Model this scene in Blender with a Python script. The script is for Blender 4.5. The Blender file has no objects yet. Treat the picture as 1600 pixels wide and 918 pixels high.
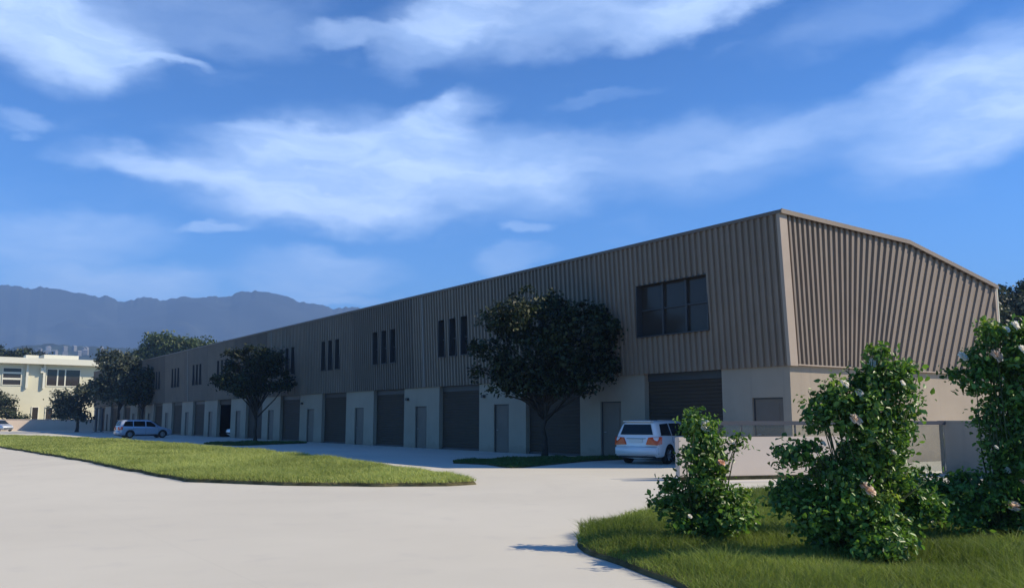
import bpy, bmesh, math, random
import numpy as np
from mathutils import Vector, Matrix
from mathutils.bvhtree import BVHTree
R = math.radians
rng = np.random.default_rng(7)
random.seed(7)
S = bpy.context.scene
COL = S.collection

# ---------------------------------------------------------------- camera
F_PX = 1376.0
PITCH = math.atan(196 / F_PX)
EYE = 1.55
cam = bpy.data.cameras.new('camera')
cam.sensor_width = 36.0
cam.lens = 36.0 * F_PX / 1600
cam.clip_start = 0.1
cam.clip_end = 20000
camo = bpy.data.objects.new('camera', cam)
COL.objects.link(camo)
camo.location = (0, 0, EYE)
camo.rotation_euler = (R(90) + PITCH, 0, 0)
S.camera = camo
S.render.resolution_x, S.render.resolution_y = 1024, 587
S.view_settings.view_transform = 'Standard'
S.view_settings.look = 'None'
S.view_settings.exposure = 0.46
S.view_settings.gamma = 1
S.cycles.volume_bounces = 0
S.cycles.transparent_max_bounces = 12

# ---------------------------------------------------------------- sun + sky
SUN_EL = 37.3
SUN = Vector((0.999 * math.cos(R(SUN_EL)), -0.034 * math.cos(R(SUN_EL)), math.sin(R(SUN_EL)))).normalized()
SUN_AZ = math.atan2(SUN.x, SUN.y)
sl = bpy.data.lights.new('sun', 'SUN')
sl.energy = 5.0
sl.angle = R(0.5)
sl.color = (1.0, 0.875, 0.67)
so = bpy.data.objects.new('sun', sl)
COL.objects.link(so)
so.rotation_euler = (-SUN).to_track_quat('-Z', 'Y').to_euler()
so.location = SUN * 200

W = bpy.data.worlds.new('World')
S.world = W
W.use_nodes = True
nt = W.node_tree
nt.nodes.clear()


class NT:
    """tiny helper to write node maths"""
    def __init__(s, nt): s.nt = nt
    def n(s, t, **k):
        o = s.nt.nodes.new(t)
        for a, b in k.items(): setattr(o, a, b)
        return o
    def put(s, sock, v):
        if hasattr(v, 'is_output') or isinstance(v, bpy.types.NodeSocket): s.nt.links.new(v, sock)
        else: sock.default_value = v
    def m(s, op, a, b=0.0, c=None, clamp=False):
        o = s.n('ShaderNodeMath', operation=op, use_clamp=clamp)
        s.put(o.inputs[0], a); s.put(o.inputs[1], b)
        if c is not None: s.put(o.inputs[2], c)
        return o.outputs[0]
    def mix(s, f, a, b, blend='MIX'):
        o = s.n('ShaderNodeMix', data_type='RGBA', blend_type=blend)
        s.put(o.inputs[0], f); s.put(o.inputs[6], a); s.put(o.inputs[7], b)
        return o.outputs[2]
    def ramp(s, v, a, b, lo=0.0, hi=1.0):
        o = s.n('ShaderNodeMapRange', interpolation_type='SMOOTHSTEP')
        s.put(o.inputs[0], v); o.inputs[1].default_value = a; o.inputs[2].default_value = b
        o.inputs[3].default_value = lo; o.inputs[4].default_value = hi
        return o.outputs[0]
    def noise(s, vec, scale, detail=4, rough=0.5, dist=0.0):
        o = s.n('ShaderNodeTexNoise')
        if vec is not None: s.put(o.inputs['Vector'], vec)
        o.inputs['Scale'].default_value = scale; o.inputs['Detail'].default_value = detail
        o.inputs['Roughness'].default_value = rough; o.inputs['Distortion'].default_value = dist
        return o
    def xyz(s, x, y, z):
        o = s.n('ShaderNodeCombineXYZ')
        for i, v in enumerate((x, y, z)): s.put(o.inputs[i], v)
        return o.outputs[0]


def pix_dir(x, y):
    d = Vector((x - 800, 0, 0)) + Vector((0, math.cos(PITCH), math.sin(PITCH))) * F_PX \
        + Vector((0, -math.sin(PITCH), math.cos(PITCH))) * (459 - y)
    return d.normalized()


def world_clouds():
    N = NT(nt)
    sky = N.n('ShaderNodeTexSky', sky_type='NISHITA')
    sky.sun_disc = False
    sky.sun_elevation = R(SUN_EL)
    sky.sun_rotation = SUN_AZ
    sky.altitude = 600
    sky.air_density = 1.0
    sky.dust_density = 0.25
    sky.ozone_density = 3.0
    hs = N.n('ShaderNodeHueSaturation')
    hs.inputs['Saturation'].default_value = 1.12
    hs.inputs['Value'].default_value = 1.0
    N.put(hs.inputs['Color'], sky.outputs[0])
    # clouds as wisps in azimuth / elevation (degrees) of the sky dome
    tc = N.n('ShaderNodeTexCoord')
    sp = N.n('ShaderNodeSeparateXYZ'); N.put(sp.inputs[0], tc.outputs['Generated'])
    az = N.m('MULTIPLY', N.m('ARCTAN2', sp.outputs[0], sp.outputs[1]), 180 / math.pi)
    el = N.m('MULTIPLY', N.m('ARCSINE', sp.outputs[2]), 180 / math.pi)
    v = N.xyz(az, N.m('MULTIPLY', el, 2.2), 0.0)
    w1 = N.noise(v, 0.16, 5, 0.55)
    ws = N.n('ShaderNodeSeparateColor'); N.put(ws.inputs[0], w1.outputs['Color'])
    w2 = N.noise(v, 0.035, 3, 0.5)
    ws2 = N.n('ShaderNodeSeparateColor'); N.put(ws2.inputs[0], w2.outputs['Color'])
    azw = N.m('ADD', az, N.m('ADD', N.m('MULTIPLY', N.m('SUBTRACT', ws.outputs[0], 0.5), 7.0), N.m('MULTIPLY', N.m('SUBTRACT', ws2.outputs[0], 0.5), 5.0)))
    elw = N.m('ADD', el, N.m('ADD', N.m('MULTIPLY', N.m('SUBTRACT', ws.outputs[1], 0.5), 3.6), N.m('MULTIPLY', N.m('SUBTRACT', ws2.outputs[1], 0.5), 1.6)))
    # centre az, el, half widths, tilt, strength
    clouds = CLOUDS
    acc = None
    for (px, py, hx, hy, tilt, st) in clouds:
        d = pix_dir(px, py)
        a0 = math.degrees(math.atan2(d.x, d.y)); e0 = math.degrees(math.asin(d.z))
        ha = hx * 0.0395; he = hy * 0.0395
        t = R(tilt)
        dx = N.m('SUBTRACT', azw, a0); dy = N.m('SUBTRACT', elw, e0)
        u = N.m('ADD', N.m('MULTIPLY', dx, math.cos(t) / ha), N.m('MULTIPLY', dy, math.sin(t) / ha))
        q = N.m('ADD', N.m('MULTIPLY', dx, -math.sin(t) / he), N.m('MULTIPLY', dy, math.cos(t) / he))
        r = N.m('SQRT', N.m('ADD', N.m('MULTIPLY', u, u), N.m('MULTIPLY', q, q)))
        g = N.ramp(r, 1.28, 0.42, 0.0, st)
        acc = g if acc is None else N.m('SUBTRACT', N.m('ADD', acc, g), N.m('MULTIPLY', acc, g))
    # streaky break-up
    va = N.xyz(N.m('ADD', azw, N.m('MULTIPLY', el, 0.9)), N.m('MULTIPLY', N.m('SUBTRACT', elw, N.m('MULTIPLY', az, 0.06)), 4.0), 3.0)
    st = N.noise(va, 0.11, 6, 0.6)
    soft = N.noise(v, 0.09, 4, 0.5)
    tex = N.m('ADD', N.ramp(st.outputs[0], 0.28, 0.72, 0.74, 1.06), N.m('MULTIPLY', N.m('SUBTRACT', soft.outputs[0], 0.5), 0.5))
    dens = N.m('MULTIPLY', acc, tex, clamp=True)
    # clouds over the rest of the dome, so that the sky goes on behind the viewer
    ab = N.m('ABSOLUTE', az)
    rest = N.noise(v, 0.05, 5, 0.55)
    far = N.m('MULTIPLY', N.ramp(rest.outputs[0], 0.5, 0.72, 0.0, 0.2), N.ramp(ab, 40.0, 60.0))
    faint = N.ramp(st.outputs[0], 0.5, 0.8, 0.0, 0.09)
    dens = N.m('MAXIMUM', dens, far)
    dens = N.m('MAXIMUM', dens, faint)
    dens = N.m('MULTIPLY', dens, N.ramp(el, -1.0, 3.0))
    cc = N.mix(N.ramp(st.outputs[0], 0.3, 0.7), CLOUD_A, CLOUD_B)
    skyc = N.mix(1.0, hs.outputs[0], N.mix(N.ramp(el, 8.0, 33.0), SKY_LOW, SKY_TINT), 'MULTIPLY')
    mx = N.mix(N.m('MULTIPLY', dens, 0.95), skyc, cc)
    bg = N.n('ShaderNodeBackground')
    N.put(bg.inputs[0], mx)
    bg.inputs[1].default_value = SKY_STRENGTH
    out = N.n('ShaderNodeOutputWorld')
    nt.links.new(bg.outputs[0], out.inputs[0])


SKY_STRENGTH = 0.066
SKY_TINT = (0.36, 1.02, 1.66, 1)      # high in the sky
SKY_LOW = (0.72, 1.52, 2.3, 1)        # near the horizon
CLOUD_A = (7.2, 10.2, 15.8, 1)
CLOUD_B = (9.4, 12.2, 17.2, 1)
# pixel in the photograph (only used to find the direction in the sky), half sizes, tilt, strength
CLOUDS = [
    (60, 30, 165, 85, -8, 0.9), (215, 88, 120, 11, -3, 0.5), (110, 95, 70, 30, -25, 0.35), (330, 25, 190, 55, 0, 0.25),
    (870, 15, 290, 72, 8, 0.62), (1110, 3, 200, 36, 14, 0.7), (690, 35, 120, 46, 35, 0.5), (560, 62, 120, 20, 6, 0.42), (1350, 20, 190, 40, 8, 0.2),
    (560, 268, 310, 86, 4, 0.95), (235, 268, 140, 30, -4, 0.75), (500, 312, 180, 50, -6, 0.75), (650, 215, 150, 50, 24, 0.75), (430, 208, 100, 14, 3, 0.4),
    (790, 275, 180, 76, 2, 0.7), (700, 170, 60, 22, 40, 0.35), (1010, 250, 280, 60, 8, 0.38), (1180, 255, 170, 50, 14, 0.2), (940, 158, 70, 10, 12, 0.15),
    (1510, 165, 190, 92, 16, 0.85), (1290, 190, 180, 34, 12, 0.22), (1560, 205, 130, 50, 6, 0.5),
    (110, 375, 150, 46, 4, 0.5), (190, 445, 160, 30, 0, 0.6), (490, 428, 140, 40, 3, 0.6), (325, 352, 60, 9, 9, 0.55),
    (815, 362, 50, 11, 4, 0.5), (800, 408, 64, 24, 4, 0.35), (20, 190, 45, 12, 0, 0.35), (520, 465, 110, 10, 0, 0.45),
]
world_clouds()

# ---------------------------------------------------------------- helpers
CX, SX = math.cos(R(34.9)), math.sin(R(34.9))
D1 = Vector((-SX, CX, 0))          # along the long front, away from the viewer
D2 = Vector((CX, SX, 0))           # from the yard towards the building
EYEV = Vector((0, 0, EYE))


def ground_at(px, py, z=0.0):
    d = pix_dir(px, py)
    return EYEV + d * ((z - EYE) / d.z)


def at(px, py, depth):
    d = pix_dir(px, py)
    return EYEV + d * (depth / d.y)


def tag(o, label=None, cat=None, group=None, kind=None):
    if label: o['label'] = label
    if cat: o['category'] = cat
    if group: o['group'] = group
    if kind: o['kind'] = kind
    return o


def empty(name, loc, rz=0.0):
    o = bpy.data.objects.new(name, None)
    COL.objects.link(o)
    o.empty_display_size = 0.3
    o.location = loc
    o.rotation_euler = (0, 0, rz)
    return o


def link(name, me, mat=None, parent=None):
    o = bpy.data.objects.new(name, me)
    COL.objects.link(o)
    if mat is not None:
        for m in (mat if isinstance(mat, (list, tuple)) else [mat]): me.materials.append(m)
    if parent is not None: o.parent = parent
    return o


def obj(name, bm, mat=None, parent=None, smooth=False, recalc=True):
    if recalc: bmesh.ops.recalc_face_normals(bm, faces=bm.faces)
    me = bpy.data.meshes.new(name)
    bm.to_mesh(me); bm.free()
    if smooth:
        for p in me.polygons: p.use_smooth = True
    return link(name, me, mat, parent)


def mesh_np(name, verts, faces, tint=None):
    """faces: (n,k) int array"""
    me = bpy.data.meshes.new(name)
    n, k = faces.shape
    me.vertices.add(len(verts)); me.vertices.foreach_set('co', np.asarray(verts, np.float32).ravel())
    me.loops.add(n * k); me.loops.foreach_set('vertex_index', faces.astype(np.int32).ravel())
    me.polygons.add(n)
    me.polygons.foreach_set('loop_start', np.arange(0, n * k, k, dtype=np.int32))
    if tint is not None:
        a = me.attributes.new('tint', 'FLOAT', 'POINT')
        a.data.foreach_set('value', np.asarray(tint, np.float32))
    me.update(calc_edges=True)
    return me


def bx(bm, x0, x1, y0, y1, z0, z1):
    vs = [bm.verts.new((x, y, z)) for x in (x0, x1) for y in (y0, y1) for z in (z0, z1)]
    for f in ((0, 1, 3, 2), (4, 6, 7, 5), (0, 4, 5, 1), (2, 3, 7, 6), (0, 2, 6, 4), (1, 5, 7, 3)):
        bm.faces.new([vs[i] for i in f])
    return vs


def box(*a):
    bm = bmesh.new(); bx(bm, *a); return bm


def prism(bm, pts, axis, a, b):
    """polygon pts in the two other axes, swept along axis from a to b"""
    def co(p, t):
        if axis == 0: return (t, p[0], p[1])
        if axis == 1: return (p[0], t, p[1])
        return (p[0], p[1], t)
    A = [bm.verts.new(co(p, a)) for p in pts]
    B = [bm.verts.new(co(p, b)) for p in pts]
    n = len(pts)
    bm.faces.new(A); bm.faces.new(list(reversed(B)))
    for i in range(n): bm.faces.new((A[i], B[i], B[(i + 1) % n], A[(i + 1) % n]))


def tube(bm, pts, radii, seg=8, cap=True):
    pts = [Vector(p) for p in pts]
    rings = []
    for i, p in enumerate(pts):
        t = (pts[min(i + 1, len(pts) - 1)] - pts[max(i - 1, 0)]).normalized()
        a = t.cross(Vector((0.31, 0.87, 0.38)))
        if a.length < 1e-3: a = t.cross(Vector((1, 0, 0)))
        a.normalize(); b = t.cross(a)
        r = radii[i] if hasattr(radii, '__len__') else radii
        rings.append([bm.verts.new(p + (a * math.cos(2 * math.pi * k / seg) + b * math.sin(2 * math.pi * k / seg)) * r) for k in range(seg)])
    for i in range(len(rings) - 1):
        for k in range(seg):
            bm.faces.new((rings[i][k], rings[i][(k + 1) % seg], rings[i + 1][(k + 1) % seg], rings[i + 1][k]))
    if cap:
        bm.faces.new(list(reversed(rings[0]))); bm.faces.new(rings[-1])


def copy_tree(o, parent=None):
    c = o.copy(); COL.objects.link(c); c.parent = parent
    for ch in list(o.children): copy_tree(ch, c)
    return c


# ---------------------------------------------------------------- materials
def material(name, base, rough=0.7, spec=0.3, metal=0.0, var=0.0, vscale=1.0, bump=0.0, bscale=20.0, coat=0.0, stain=None, sscale=0.3):
    m = bpy.data.materials.new(name); m.use_nodes = True
    N = NT(m.node_tree)
    p = m.node_tree.nodes['Principled BSDF']
    p.inputs['Roughness'].default_value = rough
    p.inputs['Specular IOR Level'].default_value = spec
    p.inputs['Metallic'].default_value = metal
    p.inputs['Coat Weight'].default_value = coat
    tc = N.n('ShaderNodeTexCoord')
    c = (*base, 1)
    if var:
        nz = N.noise(tc.outputs['Object'], vscale, 5, 0.6)
        lo = tuple(b * (1 - var) for b in base) + (1,); hi = tuple(min(1, b * (1 + var)) for b in base) + (1,)
        c = N.mix(N.ramp(nz.outputs[0], 0.3, 0.7), lo, hi)
    if stain:
        nz = N.noise(tc.outputs['Object'], sscale, 6, 0.65)
        c = N.mix(N.ramp(nz.outputs[0], 0.52, 0.72, 0, 0.6), c, (*stain, 1))
    N.put(p.inputs['Base Color'], c)
    if bump:
        nb = N.noise(tc.outputs['Object'], bscale, 4, 0.6)
        b = N.n('ShaderNodeBump'); b.inputs['Strength'].default_value = bump; b.inputs['Distance'].default_value = 0.02
        N.put(b.inputs['Height'], nb.outputs[0]); N.put(p.inputs['Normal'], b.outputs[0])
    return m


def leaf_mat(name, dark, light, transl=0.3, rough=0.5, spec=0.25):
    m = bpy.data.materials.new(name); m.use_nodes = True
    N = NT(m.node_tree)
    p = m.node_tree.nodes['Principled BSDF']
    at_ = N.n('ShaderNodeAttribute', attribute_name='tint')
    c = N.mix(at_.outputs['Fac'], (*dark, 1), (*light, 1))
    N.put(p.inputs['Base Color'], c)
    p.inputs['Roughness'].default_value = rough
    p.inputs['Specular IOR Level'].default_value = spec
    t = N.n('ShaderNodeBsdfTranslucent')
    N.put(t.inputs[0], N.mix(1.0, c, (1.0, 1.1, 0.55, 1), 'MULTIPLY'))
    mx = N.n('ShaderNodeMixShader'); mx.inputs[0].default_value = transl
    m.node_tree.links.new(p.outputs[0], mx.inputs[1]); m.node_tree.links.new(t.outputs[0], mx.inputs[2])
    m.node_tree.links.new(mx.outputs[0], m.node_tree.nodes['Material Output'].inputs[0])
    return m


def glass_mat(name, tint, rough=0.05):
    m = bpy.data.materials.new(name); m.use_nodes = True
    p = m.node_tree.nodes['Principled BSDF']
    p.inputs['Base Color'].default_value = (*tint, 1)
    p.inputs['Roughness'].default_value = rough
    p.inputs['Specular IOR Level'].default_value = 0.5
    return m


M = {}
M['clad'] = material('brown_metal_cladding', (0.212, 0.166, 0.126), 0.55, 0.3, 0.0, 0.07, 0.6)
M['clad2'] = material('brown_metal_cladding_darker', (0.145, 0.115, 0.09), 0.55, 0.3, 0.0, 0.07, 0.6)
M['clad3'] = material('brown_metal_cladding_greyer', (0.193, 0.154, 0.12), 0.55, 0.3, 0.0, 0.07, 0.6)
M['trim'] = material('brown_metal_trim', (0.36, 0.285, 0.22), 0.5, 0.3, 0.0, 0.05, 1.0)
M['roof'] = material('metal_roof', (0.2, 0.18, 0.165), 0.5, 0.3)
M['plinth'] = material('rendered_plinth', (0.33, 0.275, 0.215), 0.85, 0.15, 0, 0.07, 0.35, 0.15, 12, stain=(0.28, 0.235, 0.185), sscale=0.45)
def splash(mat):
    N = NT(mat.node_tree); p = mat.node_tree.nodes['Principled BSDF']
    src = p.inputs['Base Color'].links[0].from_socket
    tc = N.n('ShaderNodeTexCoord'); sp = N.n('ShaderNodeSeparateXYZ'); N.put(sp.inputs[0], tc.outputs['Object'])
    nz = N.noise(tc.outputs['Object'], 2.2, 5, 0.65)
    edge = N.m('ADD', sp.outputs[2], N.m('MULTIPLY', N.m('SUBTRACT', nz.outputs[0], 0.5), 1.1))
    mp = N.n('ShaderNodeMapping'); mp.inputs['Scale'].default_value = (3.0, 3.0, 0.16); N.put(mp.inputs[0], tc.outputs['Object'])
    st = N.noise(mp.outputs[0], 1.0, 4, 0.6)
    c = N.mix(N.ramp(edge, 0.42, 0.12, 0, 0.4), src, (0.2, 0.175, 0.145, 1))
    c = N.mix(N.ramp(st.outputs[0], 0.56, 0.74, 0, 0.28), c, (0.2, 0.18, 0.155, 1))
    N.put(p.inputs['Base Color'], c)


splash(M['plinth'])
for k_ in ('clad', 'clad2', 'clad3'):
    N_ = NT(M[k_].node_tree); p_ = M[k_].node_tree.nodes['Principled BSDF']
    tc_ = N_.n('ShaderNodeTexCoord'); mp_ = N_.n('ShaderNodeMapping'); mp_.inputs['Scale'].default_value = (2.6, 2.6, 0.12); N_.put(mp_.inputs[0], tc_.outputs['Object'])
    st_ = N_.noise(mp_.outputs[0], 1.0, 4, 0.6)
    N_.put(p_.inputs['Base Color'], N_.mix(N_.ramp(st_.outputs[0], 0.5, 0.75, 0, 0.3), p_.inputs['Base Color'].links[0].from_socket, (0.13, 0.108, 0.09, 1)))
M['roller'] = material('dark_roller_shutter', (0.055, 0.04, 0.028), 0.6, 0.15, 0.0, 0.1, 0.5)
M['door'] = material('grey_steel_door', (0.16, 0.13, 0.105), 0.55, 0.2, 0, 0.08, 0.8)
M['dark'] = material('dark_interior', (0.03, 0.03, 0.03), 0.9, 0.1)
M['frame'] = material('dark_window_frame', (0.05, 0.05, 0.052), 0.45, 0.3)
M['glass'] = glass_mat('dark_window_glass', (0.04, 0.034, 0.029), 0.12)
M['glass'].node_tree.nodes['Principled BSDF'].inputs['Specular IOR Level'].default_value = 0.25
M['metal'] = material('grey_metal', (0.3, 0.3, 0.31), 0.4, 0.4, 0.3)
M['pipe'] = material('pale_downpipe', (0.27, 0.235, 0.205), 0.5, 0.3)
M['concrete'] = material('pale_concrete', (0.55, 0.52, 0.485), 0.9, 0.1)
M['white_wall'] = material('white_rendered_wall', (0.6, 0.5, 0.41), 0.9, 0.1, 0, 0.04, 0.5, 0.1, 15)
M['rail'] = material('dark_rail_metal', (0.07, 0.068, 0.075), 0.45, 0.4)
M['soil'] = material('dark_soil', (0.1, 0.088, 0.045), 0.95, 0.05, 0, 0.4, 3.0, 0.6, 10)
M['bark'] = material('tree_bark', (0.05, 0.042, 0.034), 0.9, 0.1, 0, 0.3, 4.0, 0.6, 14)
M['cane'] = material('rose_cane', (0.07, 0.085, 0.035), 0.7, 0.2, 0, 0.3, 6.0)
M['leaf_dark'] = leaf_mat('tree_leaf_dark', (0.008, 0.013, 0.006), (0.042, 0.06, 0.02), 0.15)
M['leaf_mid'] = leaf_mat('tree_leaf_mid', (0.035, 0.055, 0.025), (0.12, 0.16, 0.06), 0.25)
M['leaf_grey'] = leaf_mat('tree_leaf_greyish', (0.03, 0.04, 0.025), (0.12, 0.135, 0.09), 0.2)
M['leaf_rose'] = leaf_mat('rose_leaf', (0.03, 0.07, 0.02), (0.2, 0.36, 0.065), 0.38, 0.38, 0.4)
M['leaf_new'] = leaf_mat('rose_leaf_young', (0.13, 0.22, 0.04), (0.34, 0.42, 0.08), 0.4, 0.4, 0.3)
M['grass'] = leaf_mat('lawn_grass', (0.22, 0.26, 0.07), (0.56, 0.6, 0.21), 0.42, 0.6, 0.15)
M['grass_bed'] = leaf_mat('rough_grass', (0.055, 0.095, 0.02), (0.36, 0.42, 0.11), 0.42, 0.6, 0.15)
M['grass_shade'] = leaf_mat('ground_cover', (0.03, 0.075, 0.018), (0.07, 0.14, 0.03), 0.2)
def petal_mat(name, c):
    m = bpy.data.materials.new(name); m.use_nodes = True
    N = NT(m.node_tree); p = m.node_tree.nodes['Principled BSDF']
    tc = N.n('ShaderNodeTexCoord'); nz = N.noise(tc.outputs['Object'], 14.0, 3, 0.5)
    col = N.mix(N.ramp(nz.outputs[0], 0.3, 0.7), (*c, 1), tuple(min(0.92, x * 1.12) for x in c) + (1,))
    N.put(p.inputs['Base Color'], col); p.inputs['Roughness'].default_value = 0.6; p.inputs['Specular IOR Level'].default_value = 0.2
    t = N.n('ShaderNodeBsdfTranslucent'); N.put(t.inputs[0], col)
    mx = N.n('ShaderNodeMixShader'); mx.inputs[0].default_value = 0.45
    L = m.node_tree.links
    L.new(p.outputs[0], mx.inputs[1]); L.new(t.outputs[0], mx.inputs[2]); L.new(mx.outputs[0], m.node_tree.nodes['Material Output'].inputs[0])
    return m


M['petal'] = petal_mat('pink_rose_petal', (0.9, 0.7, 0.57))
M['petal_white'] = petal_mat('white_rose_petal', (0.92, 0.86, 0.76))
M['bud'] = material('peach_rose_bud', (0.62, 0.33, 0.2), 0.6, 0.2)
M['cream'] = material('cream_render', (0.6, 0.575, 0.43), 0.85, 0.15, 0, 0.05, 0.2)
M['cream_white'] = material('white_fascia', (0.68, 0.66, 0.54), 0.7, 0.2)
M['brick'] = material('orange_brown_roof_tile', (0.3, 0.16, 0.1), 0.85, 0.1)
M['paint_white'] = material('white_car_paint', (0.78, 0.77, 0.77), 0.25, 0.5, 0, coat=0.6)
M['paint_silver'] = material('silver_blue_car_paint', (0.42, 0.47, 0.56), 0.28, 0.5, 0.35, coat=0.6)
M['car_glass'] = glass_mat('car_glass', (0.02, 0.028, 0.032), 0.03)
M['rubber'] = material('tyre_rubber', (0.02, 0.02, 0.02), 0.85, 0.2)
M['rim'] = material('alloy_rim', (0.35, 0.35, 0.37), 0.35, 0.5, 0.8)
M['plastic'] = material('black_plastic', (0.025, 0.025, 0.027), 0.6, 0.3)
M['tail'] = material('red_tail_lamp', (0.72, 0.1, 0.02), 0.25, 0.5, 0, coat=0.5)
M['lamp'] = material('clear_lamp', (0.6, 0.6, 0.6), 0.15, 0.5, 0, coat=0.5)
M['plate'] = material('plain_number_plate', (0.7, 0.7, 0.66), 0.5, 0.3)


def pavement_mat():
    m = bpy.data.materials.new('pale_concrete_paving'); m.use_nodes = True
    N = NT(m.node_tree); p = m.node_tree.nodes['Principled BSDF']
    tc = N.n('ShaderNodeTexCoord'); v = tc.outputs['Object']
    a = N.noise(v, 0.12, 5, 0.6); b = N.noise(v, 1.3, 5, 0.6); c = N.noise(v, 30, 3, 0.6)
    col = N.mix(N.ramp(a.outputs[0], 0.3, 0.7), (0.53, 0.5, 0.42, 1), (0.592, 0.56, 0.47, 1))
    col = N.mix(N.ramp(b.outputs[0], 0.55, 0.75, 0, 0.5), col, (0.48, 0.455, 0.4, 1))
    col = N.mix(N.ramp(c.outputs[0], 0.5, 0.8, 0, 0.25), col, (0.44, 0.42, 0.4, 1))
    # tyre-darkened lanes, long and soft
    mp = N.n('ShaderNodeMapping'); mp.inputs['Scale'].default_value = (0.5, 0.06, 1); mp.inputs['Rotation'].default_value = (0, 0, R(-35))
    N.put(mp.inputs[0], v)
    l = N.noise(mp.outputs[0], 1.0, 4, 0.55)
    col = N.mix(N.ramp(l.outputs[0], 0.54, 0.72, 0, 0.4), col, (0.45, 0.425, 0.372, 1))
    # saw-cut joints
    mj = N.n('ShaderNodeMapping'); mj.inputs['Rotation'].default_value = (0, 0, R(-34.9)); N.put(mj.inputs[0], v)
    sj = N.n('ShaderNodeSeparateXYZ'); N.put(sj.inputs[0], mj.outputs[0])
    jj = None
    for k in (0, 1):
        f = N.m('ABSOLUTE', N.m('SUBTRACT', N.m('FRACT', N.m('DIVIDE', sj.outputs[k], 6.0)), 0.5))
        g_ = N.m('LESS_THAN', f, 0.0011)
        jj = g_ if jj is None else N.m('MAXIMUM', jj, g_)
    col = N.mix(N.m('MULTIPLY', jj, 0.15), col, (0.3, 0.285, 0.265, 1))
    N.put(p.inputs['Base Color'], col)
    p.inputs['Roughness'].default_value = 0.9; p.inputs['Specular IOR Level'].default_value = 0.15
    bp = N.n('ShaderNodeBump'); bp.inputs['Strength'].default_value = 0.15; bp.inputs['Distance'].default_value = 0.01
    N.put(bp.inputs['Height'], c.outputs[0]); N.put(p.inputs['Normal'], bp.outputs[0])
    return m


M['pavement'] = pavement_mat()
M['hill_wall'] = material('grey_house_wall', (0.2, 0.2, 0.2), 0.9)
M['terrain'] = material('dry_grass_terrain', (0.1, 0.105, 0.055), 0.95, 0.05, 0, 0.35, 0.03)
M['hill'] = material('wooded_hill', (0.035, 0.05, 0.03), 0.95, 0.05, 0, 0.5, 0.02)
M['mount'] = material('bare_mountain', (0.03, 0.036, 0.036), 0.95, 0.05, 0, 0.35, 0.003)


def glass_pane_mat():
    m = bpy.data.materials.new('clear_balustrade_glass'); m.use_nodes = True
    N = NT(m.node_tree)
    t = N.n('ShaderNodeBsdfTransparent'); t.inputs[0].default_value = (0.9, 0.92, 0.9, 1)
    g = N.n('ShaderNodeBsdfGlossy'); g.inputs['Roughness'].default_value = 0.04
    d = N.n('ShaderNodeBsdfDiffuse'); d.inputs[0].default_value = (0.5, 0.5, 0.48, 1)
    fr = N.n('ShaderNodeFresnel'); fr.inputs[0].default_value = 1.45
    a = N.n('ShaderNodeMixShader'); a.inputs[0].default_value = 0.07
    b = N.n('ShaderNodeMixShader')
    L = m.node_tree.links
    L.new(t.outputs[0], a.inputs[1]); L.new(d.outputs[0], a.inputs[2])
    L.new(fr.outputs[0], b.inputs[0]); L.new(a.outputs[0], b.inputs[1]); L.new(g.outputs[0], b.inputs[2])
    L.new(b.outputs[0], m.node_tree.nodes['Material Output'].inputs[0])
    return m


M['pane'] = glass_pane_mat()

# ---------------------------------------------------------------- ground, pavement
def sheet(name, pts, z, mat):
    bm = bmesh.new()
    bm.faces.new([bm.verts.new((p[0], p[1], z)) for p in pts])
    return obj(name, bm, mat)


g = sheet('ground', [(-7000, -4000), (7000, -4000), (7000, 7000), (-7000, 7000)], -0.004, M['terrain'])
tag(g, kind='structure')
pv = sheet('pavement', [(-6, -5), (24, -8), (40, 10), (40, 70), (-30, 150), (-95, 150), (-118, 138)], 0.0, M['pavement'])  # unseen left and rear paving cut away so less light bounces onto the front
tag(pv, kind='structure')


def poly_smooth(pts, n=8):
    """closed Catmull-Rom through pts"""
    out = []
    k = len(pts)
    for i in range(k):
        p0, p1, p2, p3 = (np.array(pts[(i + j) % k], float) for j in (-1, 0, 1, 2))
        for t in np.linspace(0, 1, n, endpoint=False):
            out.append(0.5 * ((2 * p1) + (-p0 + p2) * t + (2 * p0 - 5 * p1 + 4 * p2 - p3) * t * t + (-p0 + 3 * p1 - 3 * p2 + p3) * t ** 3))
    return np.array(out)


def rough_edge(poly, step, amp, seed):
    """denser outline with a hand-cut wobble"""
    out = []
    for i in range(len(poly)):
        a, b = poly[i], poly[(i + 1) % len(poly)]
        k = max(1, int(np.linalg.norm(b - a) / step))
        out += [a + (b - a) * j / k for j in range(k)]
    out = np.array(out)
    return out + (np.stack([vnoise(out + 500, 0.6, seed), vnoise(out + 500, 0.6, seed + 1)], 1) - 0.5) * 2 * amp


def inside(poly, P):
    x, y = P[:, 0], P[:, 1]
    c = np.zeros(len(P), bool)
    k = len(poly)
    for i in range(k):
        x0, y0 = poly[i]; x1, y1 = poly[(i + 1) % k]
        cond = ((y0 > y) != (y1 > y)) & (x < (x1 - x0) * (y - y0) / (y1 - y0 + 1e-12) + x0)
        c ^= cond
    return c


def edge_dist(poly, P):
    d = np.full(len(P), 1e9)
    k = len(poly)
    for i in range(k):
        a = poly[i]; b = poly[(i + 1) % k]
        ab = b - a; t = np.clip(((P - a) @ ab) / (ab @ ab + 1e-12), 0, 1)
        d = np.minimum(d, np.hypot(*(P - (a + t[:, None] * ab)).T))
    return d


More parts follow.
